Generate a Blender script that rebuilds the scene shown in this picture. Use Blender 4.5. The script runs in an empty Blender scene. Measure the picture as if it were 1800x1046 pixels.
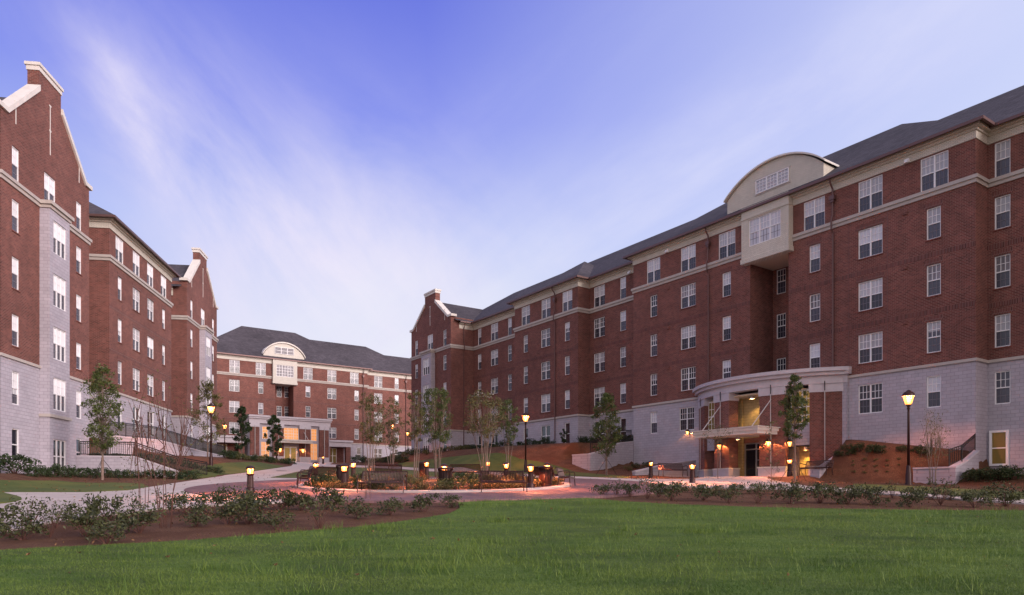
import bpy, math, random
import numpy as np
from mathutils import Vector
R = math.radians
random.seed(7)
rng = np.random.default_rng(7)
sc = bpy.context.scene
C = sc.collection

# ------------------------------------------------------------------ camera
FP, HY, CX = 1250.0, 865.0, 900.0           # focal length, horizon row and centre column of the 1800 px photograph
cam = bpy.data.objects.new('camera', bpy.data.cameras.new('camera'))
C.objects.link(cam)
cam.location = (0, 0, 0)
cam.rotation_euler = (R(90), 0, 0)
cam.data.sensor_width = 36
cam.data.lens = FP / 1800 * 36
cam.data.shift_y = (HY - 523) / 1800
cam.data.clip_end = 3000
cam.data.clip_start = 0.1
sc.camera = cam

# ------------------------------------------------------------------ light
sc.view_settings.view_transform = 'Standard'
sc.view_settings.look = 'None'
sc.view_settings.exposure = 0.0
sc.view_settings.gamma = 1.0
SUN_EL, SUN_AZ = R(16), R(128)              # low western glow from behind the right shoulder
w = bpy.data.worlds.new('World')
sc.world = w
w.use_nodes = True
nt = w.node_tree
for n in list(nt.nodes): nt.nodes.remove(n)
def wn(t, **k):
    n = nt.nodes.new(t)
    for a, b in k.items(): setattr(n, a, b)
    return n
def wmath(op, a, b=None, clamp=False):
    n = wn('ShaderNodeMath', operation=op, use_clamp=clamp)
    for i, v in enumerate((a, b)):
        if v is None: continue
        if isinstance(v, (int, float)): n.inputs[i].default_value = v
        else: nt.links.new(v, n.inputs[i])
    return n.outputs[0]
def wmix(f, a, b):
    n = wn('ShaderNodeMix', data_type='RGBA')
    for i, v in ((0, f), (6, a), (7, b)):
        if isinstance(v, (int, float)): n.inputs[i].default_value = v
        elif isinstance(v, tuple): n.inputs[i].default_value = (*v, 1)
        else: nt.links.new(v, n.inputs[i])
    return n.outputs[2]
tc = wn('ShaderNodeTexCoord')
sp = wn('ShaderNodeSeparateXYZ'); nt.links.new(tc.outputs['Generated'], sp.inputs[0])
X, Y, Z = sp.outputs
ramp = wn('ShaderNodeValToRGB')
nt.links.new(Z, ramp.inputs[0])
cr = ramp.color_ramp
cols = [(0.0, (.74, .78, .88)), (0.20, (.62, .68, .90)), (0.33, (.43, .52, .92)), (0.46, (.23, .285, .85)), (0.58, (.145, .188, .75)), (0.72, (.30, .32, .70)), (1.0, (.80, .74, .90))]  # stops overhead, out of view, are lifted to add fill light
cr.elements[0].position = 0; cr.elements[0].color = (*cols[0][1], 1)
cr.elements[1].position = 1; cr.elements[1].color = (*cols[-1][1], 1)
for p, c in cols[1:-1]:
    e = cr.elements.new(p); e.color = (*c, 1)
# paler towards the right-hand side of the sky
side = wmath('MULTIPLY', wmath('ADD', X, 0.10), 1.35, True)
base = wmix(side, ramp.outputs[0], (.66, .72, .97))
# thin clouds: direction projected on a plane ahead, stretched into streaks
yy_ = wmath('MAXIMUM', Y, 0.08)
u = wmath('DIVIDE', X, yy_); v = wmath('DIVIDE', Z, yy_)
cmb = wn('ShaderNodeCombineXYZ'); nt.links.new(u, cmb.inputs[0]); nt.links.new(v, cmb.inputs[1])
def streaknoise(rot, scl, det, dist, sx, sy, loc=(0, 0, 0)):
    c_, s_ = math.cos(R(rot)), math.sin(R(rot))
    t_ = wmath('ADD', wmath('MULTIPLY', u, c_ * sx), wmath('MULTIPLY', v, s_ * sx)); n_ = wmath('SUBTRACT', wmath('MULTIPLY', v, c_ * sy), wmath('MULTIPLY', u, s_ * sy))
    cb = wn('ShaderNodeCombineXYZ'); nt.links.new(wmath('ADD', t_, loc[0]), cb.inputs[0]); nt.links.new(wmath('ADD', n_, loc[1]), cb.inputs[1]); cb.inputs[2].default_value = loc[2]
    nz = wn('ShaderNodeTexNoise'); nt.links.new(cb.outputs[0], nz.inputs['Vector'])
    nz.inputs['Scale'].default_value = scl; nz.inputs['Detail'].default_value = det; nz.inputs['Roughness'].default_value = .60; nz.inputs['Distortion'].default_value = dist
    return nz.outputs[0]
n1_ = streaknoise(-46, 2.2, 9, .35, 1, 2.4, (1.3, .4, .2))
n2_ = streaknoise(36, 2.2, 9, .3, .8, 3.0, (3, 1, 0))
def streak(ca, cb, ang, wdt, ln, amp):
    """soft elongated patch of cloud centred on direction (ca, cb)"""
    du = wmath('SUBTRACT', u, ca); dv = wmath('SUBTRACT', v, cb); c_, s_ = math.cos(R(ang)), math.sin(R(ang))
    t_ = wmath('ADD', wmath('MULTIPLY', du, c_), wmath('MULTIPLY', dv, s_)); n_ = wmath('SUBTRACT', wmath('MULTIPLY', dv, c_), wmath('MULTIPLY', du, s_))
    q_ = wmath('ADD', wmath('POWER', wmath('ABSOLUTE', wmath('DIVIDE', t_, ln)), 2.0), wmath('POWER', wmath('ABSOLUTE', wmath('DIVIDE', n_, wdt)), 2.0))
    return wmath('MULTIPLY', wmath('EXPONENT', wmath('MULTIPLY', q_, -1.0)), amp)
left = wmath('ADD', wmath('ADD', streak(-.42, .44, -50, .11, .28, .9), streak(-.17, .33, -40, .15, .26, .8)), wmath('ADD', streak(-.10, .20, 0, .16, .40, .55), streak(-.54, .54, -62, .035, .13, .5)))
right = wmath('ADD', wmath('ADD', streak(.30, .50, 34, .07, .34, .9), streak(.55, .62, 40, .08, .30, .8)), wmath('ADD', streak(.20, .36, 20, .12, .30, .8), streak(.02, .58, 25, .06, .25, .3)))
cl = wmath('MULTIPLY', left, wmath('ADD', .20, wmath('MULTIPLY', wmath('SUBTRACT', n1_, .36), 2.6, True)))
cl2 = wmath('MULTIPLY', right, wmath('ADD', .18, wmath('MULTIPLY', wmath('SUBTRACT', n2_, .39), 3.2, True)))
base = wmix(wmath('MULTIPLY', cl2, .6, True), base, (.70, .72, .97))
base = wmix(wmath('MULTIPLY', cl, .9, True), base, (.82, .77, .96))
low = wmath('MULTIPLY', streak(-.08, .20, 0, .13, .34, 1.0), wmath('ADD', .45, wmath('MULTIPLY', wmath('SUBTRACT', n2_, .36), 2.4, True)))
base = wmix(wmath('MULTIPLY', low, .8, True), base, (.84, .86, .95))
# unseen sky behind the camera, brightened to add fill; then the low western after-glow
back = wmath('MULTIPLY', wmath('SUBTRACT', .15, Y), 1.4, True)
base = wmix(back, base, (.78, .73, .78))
sdir = (math.sin(SUN_AZ), math.cos(SUN_AZ))
dt = wmath('ADD', wmath('MULTIPLY', X, sdir[0]), wmath('MULTIPLY', Y, sdir[1]))
dt = wmath('POWER', wmath('MAXIMUM', dt, 0.0), 3.0)
glow = wmath('MULTIPLY', wmath('MULTIPLY', dt, wmath('SUBTRACT', 1.0, wmath('MULTIPLY', wmath('ABSOLUTE', Z), 1.5), True)), 1.0, True)
base = wmix(glow, base, (3.0, 2.1, 1.9))
sky = wn('ShaderNodeTexSky', sky_type='NISHITA', sun_disc=False)
sky.sun_elevation = R(3); sky.sun_rotation = SUN_AZ
addc = wn('ShaderNodeMix', data_type='RGBA', blend_type='ADD'); addc.inputs[0].default_value = .004
nt.links.new(base, addc.inputs[6]); nt.links.new(sky.outputs[0], addc.inputs[7])
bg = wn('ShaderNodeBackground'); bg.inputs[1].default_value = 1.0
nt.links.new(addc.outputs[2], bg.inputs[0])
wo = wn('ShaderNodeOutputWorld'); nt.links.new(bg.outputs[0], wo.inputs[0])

sun = bpy.data.objects.new('sun', bpy.data.lights.new('sun', 'SUN'))
C.objects.link(sun)
sun.data.energy = 3.2; sun.data.angle = R(28); sun.data.color = (1, .87, .84)
sdv = Vector((sdir[0] * math.cos(SUN_EL), sdir[1] * math.cos(SUN_EL), math.sin(SUN_EL)))
sun.rotation_euler = sdv.to_track_quat('Z', 'Y').to_euler()

# ------------------------------------------------------------------ materials
def newmat(name):
    m = bpy.data.materials.new(name); m.use_nodes = True
    return m, m.node_tree, m.node_tree.nodes['Principled BSDF']
def link(t, a, b): t.links.new(a, b)
def plain(name, col, rough=.6, metal=0, spec=.5, coat=0):
    m, t, b = newmat(name)
    b.inputs['Base Color'].default_value = (*col, 1); b.inputs['Roughness'].default_value = rough
    b.inputs['Metallic'].default_value = metal; b.inputs['Specular IOR Level'].default_value = spec
    b.inputs['Coat Weight'].default_value = coat
    return m
def noisy(name, ca, cb, scale=5, rough=.8, bump=.0, detail=6, stretch=(1, 1, 1), cc=None, scale2=.4, metal=0, dist=.02, lo=.3, hi=.7, spec=.3):
    m, t, b = newmat(name)
    N = t.nodes
    tcn = N.new('ShaderNodeTexCoord'); mpn = N.new('ShaderNodeMapping'); link(t, tcn.outputs['Object'], mpn.inputs[0])
    mpn.inputs['Scale'].default_value = stretch
    n1 = N.new('ShaderNodeTexNoise'); link(t, mpn.outputs[0], n1.inputs['Vector'])
    n1.inputs['Scale'].default_value = scale; n1.inputs['Detail'].default_value = detail; n1.inputs['Roughness'].default_value = .65
    r = N.new('ShaderNodeValToRGB'); link(t, n1.outputs[0], r.inputs[0])
    r.color_ramp.elements[0].position = lo; r.color_ramp.elements[0].color = (*ca, 1)
    r.color_ramp.elements[1].position = hi; r.color_ramp.elements[1].color = (*cb, 1)
    out = r.outputs[0]
    if cc is not None:
        n2 = N.new('ShaderNodeTexNoise'); link(t, tcn.outputs['Object'], n2.inputs['Vector']); n2.inputs['Scale'].default_value = scale2; n2.inputs['Detail'].default_value = 4
        r2 = N.new('ShaderNodeValToRGB'); link(t, n2.outputs[0], r2.inputs[0]); r2.color_ramp.elements[0].position = .42; r2.color_ramp.elements[1].position = .62
        mx = N.new('ShaderNodeMix'); mx.data_type = 'RGBA'; link(t, r2.outputs[0], mx.inputs[0]); link(t, out, mx.inputs[6]); mx.inputs[7].default_value = (*cc, 1)
        out = mx.outputs[2]
    link(t, out, b.inputs['Base Color'])
    b.inputs['Roughness'].default_value = rough; b.inputs['Metallic'].default_value = metal; b.inputs['Specular IOR Level'].default_value = spec
    if bump:
        bp = N.new('ShaderNodeBump'); bp.inputs['Strength'].default_value = bump; bp.inputs['Distance'].default_value = dist
        link(t, n1.outputs[0], bp.inputs['Height']); link(t, bp.outputs[0], b.inputs['Normal'])
    return m
def masonry(name, c1, c2, mortar, bw, bh, ms, var, rough=.85, bumpd=.01, soldier=False, mosmooth=.1):
    """running bond on any wall that follows the building's own axes: u = x + y, v = z"""
    m, t, b = newmat(name)
    N = t.nodes
    tcn = N.new('ShaderNodeTexCoord'); s = N.new('ShaderNodeSeparateXYZ'); link(t, tcn.outputs['Object'], s.inputs[0])
    a = N.new('ShaderNodeMath'); a.operation = 'ADD'; link(t, s.outputs[0], a.inputs[0]); link(t, s.outputs[1], a.inputs[1])
    c = N.new('ShaderNodeCombineXYZ'); link(t, a.outputs[0], c.inputs[0]); link(t, s.outputs[2], c.inputs[1])
    br = N.new('ShaderNodeTexBrick'); link(t, c.outputs[0], br.inputs['Vector'])
    br.inputs['Color1'].default_value = (*c1, 1); br.inputs['Color2'].default_value = (*c2, 1); br.inputs['Mortar'].default_value = (*mortar, 1)
    br.inputs['Scale'].default_value = 1; br.inputs['Mortar Size'].default_value = ms; br.inputs['Brick Width'].default_value = bw
    br.inputs['Row Height'].default_value = bh; br.inputs['Mortar Smooth'].default_value = mosmooth; br.inputs['Bias'].default_value = 0
    n1 = N.new('ShaderNodeTexNoise'); link(t, tcn.outputs['Object'], n1.inputs['Vector']); n1.inputs['Scale'].default_value = 1.1; n1.inputs['Detail'].default_value = 8; n1.inputs['Roughness'].default_value = .7
    mr = N.new('ShaderNodeMapRange'); link(t, n1.outputs[0], mr.inputs[0]); mr.inputs[1].default_value = .25; mr.inputs[2].default_value = .75
    mr.inputs[3].default_value = 1 - var; mr.inputs[4].default_value = 1 + var
    n3 = N.new('ShaderNodeTexNoise'); link(t, tcn.outputs['Object'], n3.inputs['Vector']); n3.inputs['Scale'].default_value = .16; n3.inputs['Detail'].default_value = 3
    m3 = N.new('ShaderNodeMapRange'); link(t, n3.outputs[0], m3.inputs[0]); m3.inputs[1].default_value = .3; m3.inputs[2].default_value = .7; m3.inputs[3].default_value = 1 - var * .7; m3.inputs[4].default_value = 1 + var * .7
    mm = N.new('ShaderNodeMath'); mm.operation = 'MULTIPLY'; link(t, mr.outputs[0], mm.inputs[0]); link(t, m3.outputs[0], mm.inputs[1])
    mx = N.new('ShaderNodeMix'); mx.data_type = 'RGBA'; mx.blend_type = 'MULTIPLY'; mx.inputs[0].default_value = 1
    link(t, br.outputs['Color'], mx.inputs[6]); link(t, mm.outputs[0], mx.inputs[7])
    link(t, mx.outputs[2], b.inputs['Base Color'])
    b.inputs['Roughness'].default_value = rough; b.inputs['Specular IOR Level'].default_value = .25
    bp = N.new('ShaderNodeBump'); bp.inputs['Strength'].default_value = .5; bp.inputs['Distance'].default_value = bumpd; bp.invert = True
    link(t, br.outputs['Fac'], bp.inputs['Height']); link(t, bp.outputs[0], b.inputs['Normal'])
    return m
def emit(name, col, strength, base=(.8, .7, .5), clear=0):
    m, t, b = newmat(name)
    b.inputs['Base Color'].default_value = (*base, 1)
    b.inputs['Emission Color'].default_value = (*col, 1); b.inputs['Emission Strength'].default_value = strength
    if clear:
        N = t.nodes; tr = N.new('ShaderNodeBsdfTransparent'); ms = N.new('ShaderNodeMixShader'); ms.inputs[0].default_value = clear
        link(t, b.outputs[0], ms.inputs[1]); link(t, tr.outputs[0], ms.inputs[2]); link(t, ms.outputs[0], [q for q in N if q.type == 'OUTPUT_MATERIAL'][0].inputs[0])
    return m

M = {}
M['brick'] = masonry('brick', (.212, .070, .056), (.110, .038, .033), (.26, .155, .13), .25, .084, .011, .24)
M['soldier'] = masonry('soldier_brick', (.165, .050, .042), (.082, .028, .025), (.27, .18, .16), .0767, .62, .010, .2)
M['stone'] = masonry('split_stone', (.46, .425, .48), (.405, .375, .425), (.315, .29, .33), .42, .20, .012, .10, bumpd=.02)
M['cream_brick'] = masonry('cream_brick', (.70, .65, .57), (.61, .57, .50), (.36, .33, .28), .23, .0767, .010, .08)
M['cast'] = noisy('cast_stone', (.42, .375, .35), (.50, .45, .415), 3, .75, .05)
M['caststone_pale'] = noisy('pale_cast_stone', (.47, .43, .47), (.56, .52, .56), 3, .7, .05)
M['coping'] = noisy('pale_coping', (.62, .58, .54), (.74, .70, .66), 2, .7, .03)
M['cream'] = noisy('cream_panel', (.56, .53, .48), (.64, .61, .55), 2, .7, .02)
M['roof'] = masonry('roof_shingles', (.098, .086, .100), (.064, .056, .066), (.042, .037, .044), .30, .11, .012, .30, rough=.9)
M['gutter'] = plain('brown_gutter', (.14, .075, .070), .45, .3)
M['white'] = plain('white_frame', (.82, .81, .83), .5)
M['dim'] = plain('screened_muntin', (.16, .15, .18), .6)
M['glass'] = plain('dark_glass', (.018, .018, .026), .04, 0, .8)
M['screen'] = noisy('insect_screen', (.028, .028, .042), (.050, .048, .066), .6, .25, spec=.6)
M['blind'] = masonry('white_blind', (.60, .60, .66), (.57, .57, .63), (.46, .46, .52), 9, .06, .006, .10, rough=.3)
M['blind_west_lit'] = masonry('west_lit_blind', (.80, .80, .82), (.78, .78, .80), (.66, .66, .70), 9, .06, .006, .04, rough=.3)  # lighter copy for the left building, western sky light put into its colour
M['curtain'] = noisy('pale_curtain', (.16, .15, .17), (.40, .38, .42), 2.5, .4, stretch=(3, 1, .4))
M['blindcoat'] = M['blind']
M['blindcoat'].node_tree.nodes['Principled BSDF'].inputs['Coat Weight'].default_value = .6
M['black'] = plain('black_metal', (.018, .014, .014), .42, .4)
M['rust'] = plain('dark_bronze_metal', (.038, .012, .010), .42, .3)
M['concrete'] = masonry('concrete', (.52, .44, .41), (.46, .385, .36), (.22, .18, .17), 1.7, 1.7, .014, .10)
M['paver'] = masonry('brick_pavers', (.25, .135, .135), (.15, .085, .095), (.10, .065, .070), .20, .10, .006, .25)
# pavers lie flat: u = x, v = y
for _t in (M['paver'].node_tree, M['concrete'].node_tree):
    for n in _t.nodes:
        if n.type == 'TEX_BRICK':
            tcn = [q for q in _t.nodes if q.type == 'TEX_COORD'][0]; _t.links.new(tcn.outputs['Object'], n.inputs['Vector'])
            if _t == M['concrete'].node_tree: n.offset = 0
M['curb'] = noisy('curb_stone', (.42, .34, .32), (.50, .42, .40), 2, .8, .05)
M['mulch'] = noisy('pine_straw', (.022, .010, .006), (.27, .125, .068), 26, .95, 1.0, 10, (1, 2.2, 1), cc=(.105, .043, .022), scale2=1.3, dist=.06, lo=.36, hi=.66)
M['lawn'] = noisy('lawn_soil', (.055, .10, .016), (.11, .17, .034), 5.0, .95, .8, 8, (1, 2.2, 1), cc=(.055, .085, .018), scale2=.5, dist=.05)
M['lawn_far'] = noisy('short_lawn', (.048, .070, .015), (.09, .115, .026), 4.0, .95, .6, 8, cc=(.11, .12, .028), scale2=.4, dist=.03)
def leafmat(name, c1, c2, rough=.5, trans=.25, patch=0):
    m, t, b = newmat(name); N = t.nodes
    g = N.new('ShaderNodeNewGeometry')
    r = N.new('ShaderNodeValToRGB'); fac = g.outputs['Random Per Island']
    if patch:
        tcn = N.new('ShaderNodeTexCoord'); pn = N.new('ShaderNodeTexNoise'); mpn = N.new('ShaderNodeMapping'); link(t, tcn.outputs['Object'], mpn.inputs[0]); mpn.inputs['Scale'].default_value = (.45, 1.5, 1)
        link(t, mpn.outputs[0], pn.inputs['Vector']); pn.inputs['Scale'].default_value = 1.0; pn.inputs['Detail'].default_value = 6; pn.inputs['Roughness'].default_value = .62
        mr = N.new('ShaderNodeMapRange'); link(t, pn.outputs[0], mr.inputs[0]); mr.inputs[1].default_value = .38; mr.inputs[2].default_value = .62
        mxx = N.new('ShaderNodeMix'); mxx.inputs[0].default_value = patch; link(t, fac, mxx.inputs[2]); link(t, mr.outputs[0], mxx.inputs[3]); fac = mxx.outputs[0]
    link(t, fac, r.inputs[0])
    r.color_ramp.elements[0].color = (*c1, 1); r.color_ramp.elements[1].color = (*c2, 1)
    link(t, r.outputs[0], b.inputs['Base Color']); b.inputs['Roughness'].default_value = rough
    b.inputs['Specular IOR Level'].default_value = .4
    tr = N.new('ShaderNodeBsdfTranslucent'); link(t, r.outputs[0], tr.inputs[0])
    ms = N.new('ShaderNodeMixShader'); ms.inputs[0].default_value = trans
    link(t, b.outputs[0], ms.inputs[1]); link(t, tr.outputs[0], ms.inputs[2])
    out = [q for q in N if q.type == 'OUTPUT_MATERIAL'][0]; link(t, ms.outputs[0], out.inputs[0])
    return m
M['blade'] = leafmat('grass_blades', (.046, .110, .016), (.185, .262, .048), .6, patch=.65)
M['tuft'] = leafmat('tall_grass', (.075, .155, .020), (.17, .24, .04), .6)
M['leaf'] = leafmat('tree_leaves', (.040, .062, .016), (.125, .155, .040))
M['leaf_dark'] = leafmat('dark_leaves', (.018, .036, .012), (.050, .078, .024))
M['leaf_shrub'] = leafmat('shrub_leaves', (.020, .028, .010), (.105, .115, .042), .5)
M['leaf_olive'] = leafmat('olive_leaves', (.060, .060, .018), (.16, .15, .048))
M['straw'] = leafmat('golden_groundcover', (.060, .048, .018), (.17, .125, .052), .8)
M['blossom'] = leafmat('pale_blossom', (.45, .40, .36), (.60, .55, .50), .8)
M['bark'] = noisy('grey_bark', (.13, .095, .075), (.24, .18, .15), 8, .9, .5)
M['bark_pale'] = noisy('pale_myrtle_bark', (.15, .10, .08), (.28, .20, .165), 6, .8, .3)
M['twig'] = plain('red_brown_twig', (.11, .045, .034), .8)
M['lamp_glow'] = emit('lamp_glow', (1, .40, .08), 2.6, (.12, .05, .01), clear=.35)
M['bulb'] = emit('bulb_glow', (1, .62, .25), 9, (.3, .15, .05), clear=.3)
M['boll_glow'] = emit('bollard_glow', (1, .33, .05), 2.6, (.12, .05, .01), clear=.35)
M['amber_win'] = emit('amber_lit_glass', (1, .31, .03), .8, (.3, .2, .08))
M['dim_win'] = emit('dim_lit_glass', (.50, .27, .03), .09, (.08, .06, .02))
M['door_win'] = emit('lit_door_glass', (.85, .50, .12), .24, (.1, .07, .02))
M['lamplit_wall'] = masonry('lamplit_block', (.55, .42, .22), (.50, .38, .20), (.36, .27, .14), .42, .20, .012, .08)  # cream block with the yellow lamplight put into its colour
M['ceiling'] = plain('soffit', (.62, .54, .44), .8)
M['alu'] = plain('grey_metal_frame', (.42, .40, .42), .4, .5)
M['pipe'] = plain('pale_pipe', (.50, .46, .45), .5, .2)

for k_ in ('blind', 'blind_west_lit', 'screen', 'curtain'):
    t = M[k_].node_tree; b = t.nodes['Principled BSDF']; src = b.inputs['Base Color'].links[0].from_socket
    oi = t.nodes.new('ShaderNodeObjectInfo'); mr = t.nodes.new('ShaderNodeMapRange'); t.links.new(oi.outputs['Random'], mr.inputs[0])
    mr.inputs[3].default_value = .62 if k_ != 'blind_west_lit' else .9; mr.inputs[4].default_value = 1.12 if k_ != 'screen' else 2.0
    mx = t.nodes.new('ShaderNodeMix'); mx.data_type = 'RGBA'; mx.blend_type = 'MULTIPLY'; mx.inputs[0].default_value = 1
    t.links.new(src, mx.inputs[6]); t.links.new(mr.outputs[0], mx.inputs[7]); t.links.new(mx.outputs[2], b.inputs['Base Color'])
# ------------------------------------------------------------------ mesh helpers
class MB:
    def __init__(s): s.v = []; s.f = []; s.m = []
    def add(s, vs, fs, mi=0):
        b = len(s.v); s.v += [tuple(x) for x in vs]
        s.f += [tuple(b + i for i in f) for f in fs]; s.m += [mi] * len(fs)
    def quad(s, a, b, c, d, mi=0): s.add([a, b, c, d], [(0, 1, 2, 3)], mi)
    def box(s, x0, x1, y0, y1, z0, z1, mi=0):
        vs = [(x, y, z) for x in (x0, x1) for y in (y0, y1) for z in (z0, z1)]
        s.add(vs, [(0, 1, 3, 2), (4, 6, 7, 5), (0, 4, 5, 1), (2, 3, 7, 6), (0, 2, 6, 4), (1, 5, 7, 3)], mi)
    def extr(s, pts, off, mi=0):
        """pts: closed 3D outline, off: extrusion vector"""
        n = len(pts); q = [tuple(np.add(p, off)) for p in pts]
        s.add(list(pts) + q, [tuple(range(n)), tuple(range(2 * n - 1, n - 1, -1))] + [(i, i + n, (i + 1) % n + n, (i + 1) % n) for i in range(n)], mi)
    def tube(s, pts, rad, n=6, mi=0, cap=True):
        pts = [Vector(p) for p in pts]
        if not hasattr(rad, '__len__'): rad = [rad] * len(pts)
        b = len(s.v); prev = None
        for i, p in enumerate(pts):
            d = (pts[min(i + 1, len(pts) - 1)] - pts[max(i - 1, 0)]).normalized()
            a = d.cross(Vector((0, 0, 1))) if abs(d.z) < .95 else d.cross(Vector((1, 0, 0)))
            if prev is not None:
                a = prev - d * prev.dot(d)
            a.normalize(); prev = a; c = d.cross(a)
            for k in range(n):
                t = 2 * math.pi * k / n
                s.v.append(tuple(p + (a * math.cos(t) + c * math.sin(t)) * rad[i]))
        for i in range(len(pts) - 1):
            for k in range(n):
                s.f.append((b + i * n + k, b + i * n + (k + 1) % n, b + (i + 1) * n + (k + 1) % n, b + (i + 1) * n + k)); s.m.append(mi)
        if cap:
            s.f.append(tuple(b + k for k in range(n))[::-1]); s.m.append(mi)
            s.f.append(tuple(b + (len(pts) - 1) * n + k for k in range(n))); s.m.append(mi)
    def lathe(s, prof, c=(0, 0, 0), n=16, mi=0, c0=True):
        b = len(s.v)
        for r, z in prof:
            for k in range(n):
                t = 2 * math.pi * k / n
                s.v.append((c[0] + r * math.cos(t), c[1] + r * math.sin(t), c[2] + z))
        for i in range(len(prof) - 1):
            for k in range(n):
                s.f.append((b + i * n + k, b + i * n + (k + 1) % n, b + (i + 1) * n + (k + 1) % n, b + (i + 1) * n + k)); s.m.append(mi)
        if c0: s.f.append(tuple(b + k for k in range(n))[::-1]); s.m.append(mi)
        s.f.append(tuple(b + (len(prof) - 1) * n + k for k in range(n))); s.m.append(mi)
    def pieces(s):
        """the mesh split into groups of faces that touch"""
        if not s.f: return []
        V = np.array(s.v); key = [tuple(np.round(p / .004).astype(int)) for p in V]
        par = {}
        def find(a):
            while par.setdefault(a, a) != a: par[a] = par[par[a]]; a = par[a]
            return a
        for f in s.f:
            for i in f[1:]: par[find(key[i])] = find(key[f[0]])
        roots = {}
        for fi, f in enumerate(s.f): roots.setdefault(find(key[f[0]]), []).append(fi)
        grp = list(roots.values()); bb = [(V[[i for fi in g for i in s.f[fi]]].min(0) - .03, V[[i for fi in g for i in s.f[fi]]].max(0) + .03) for g in grp]
        par2 = list(range(len(grp)))
        def f2(a):
            while par2[a] != a: a = par2[a]
            return a
        for i in range(len(grp)):
            for j in range(i):
                if (bb[i][0] <= bb[j][1]).all() and (bb[j][0] <= bb[i][1]).all(): par2[f2(i)] = f2(j)
        out = {}
        for i, g in enumerate(grp): out.setdefault(f2(i), []).extend(g)
        res = []
        for g in out.values():
            p = MB(); mp_ = {}
            for fi in sorted(g):
                for i in s.f[fi]:
                    if i not in mp_: mp_[i] = len(p.v); p.v.append(s.v[i])
                p.f.append(tuple(mp_[i] for i in s.f[fi])); p.m.append(s.m[fi])
            res.append(p)
        return res
    def mesh(s, name, mats, smooth=False):
        me = bpy.data.meshes.new(name); me.from_pydata(s.v, [], s.f)
        if not isinstance(mats, (list, tuple)): mats = [mats]
        for m in mats: me.materials.append(m)
        if len(mats) > 1: me.polygons.foreach_set('material_index', s.m)
        if smooth: me.polygons.foreach_set('use_smooth', [True] * len(s.f))
        me.update(); return me
    def build(s, name, mats, parent=None, smooth=False, loc=None, rz=0):
        return put(name, s.mesh(name, mats, smooth), parent, loc, rz)
def put(name, me, parent=None, loc=None, rz=0):
    o = bpy.data.objects.new(name, me); C.objects.link(o)
    if parent: o.parent = parent
    if loc is not None: o.location = loc
    if rz: o.rotation_euler = (0, 0, rz)
    return o
def tag(o, label=None, cat=None, group=None, kind=None):
    for k, v in (('label', label), ('category', cat), ('group', group), ('kind', kind)):
        if v: o[k] = v
    return o
def empty(name, loc=(0, 0, 0), rz=0):
    o = bpy.data.objects.new(name, None); C.objects.link(o); o.location = loc; o.rotation_euler = (0, 0, rz)
    o.empty_display_size = .3
    return o
def copy_tree(o, parent=None):
    c = o.copy(); C.objects.link(c)
    if parent: c.parent = parent
    for ch in o.children: copy_tree(ch, c)
    return c
def fastmesh(name, verts, faces, mats, mi=None):
    """verts Nx3, faces MxK numpy arrays"""
    me = bpy.data.meshes.new(name); k = faces.shape[1]; nf = len(faces)
    me.vertices.add(len(verts)); me.vertices.foreach_set('co', np.asarray(verts, dtype=np.float32).ravel())
    me.loops.add(nf * k); me.loops.foreach_set('vertex_index', faces.astype(np.int32).ravel())
    me.polygons.add(nf); me.polygons.foreach_set('loop_start', np.arange(0, nf * k, k, dtype=np.int32))
    try: me.polygons.foreach_set('loop_total', np.full(nf, k, dtype=np.int32))
    except Exception: pass
    for m in mats: me.materials.append(m)
    if mi is not None: me.polygons.foreach_set('material_index', mi.astype(np.int32))
    me.update(calc_edges=True); me.validate()
    return me

# ------------------------------------------------------------------ building axes
class Fac:
    """a building's own axes: s runs along the front, o points out of it, z is up"""
    def __init__(f, P0, ax):
        L = math.hypot(*ax); f.P = P0; f.a = (ax[0] / L, ax[1] / L); f.n = (-f.a[1], f.a[0]); f.rz = math.atan2(f.a[1], f.a[0])
    def w(f, s, o, h=0): return (f.P[0] + s * f.a[0] + o * f.n[0], f.P[1] + s * f.a[1] + o * f.n[1], h)
    def s(f, px, o=0):
        k = (px - CX) / FP
        return (k * (f.P[1] + o * f.n[1]) - (f.P[0] + o * f.n[0])) / (f.a[0] - k * f.a[1])
    def h(f, px, py, o=0): return (HY - py) * f.w(f.s(px, o), o)[1] / FP
    def local(f, x, y): return ((x - f.P[0]) * f.a[0] + (y - f.P[1]) * f.a[1], (x - f.P[0]) * f.n[0] + (y - f.P[1]) * f.n[1])
FR = Fac((24.9, 38.2), (-.5646, .8254))
FL = Fac((-29.5, 52.1), (.1386, -.9903))
FF = Fac((-29.4, 116.0), (-.8137, -.5813))

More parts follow.
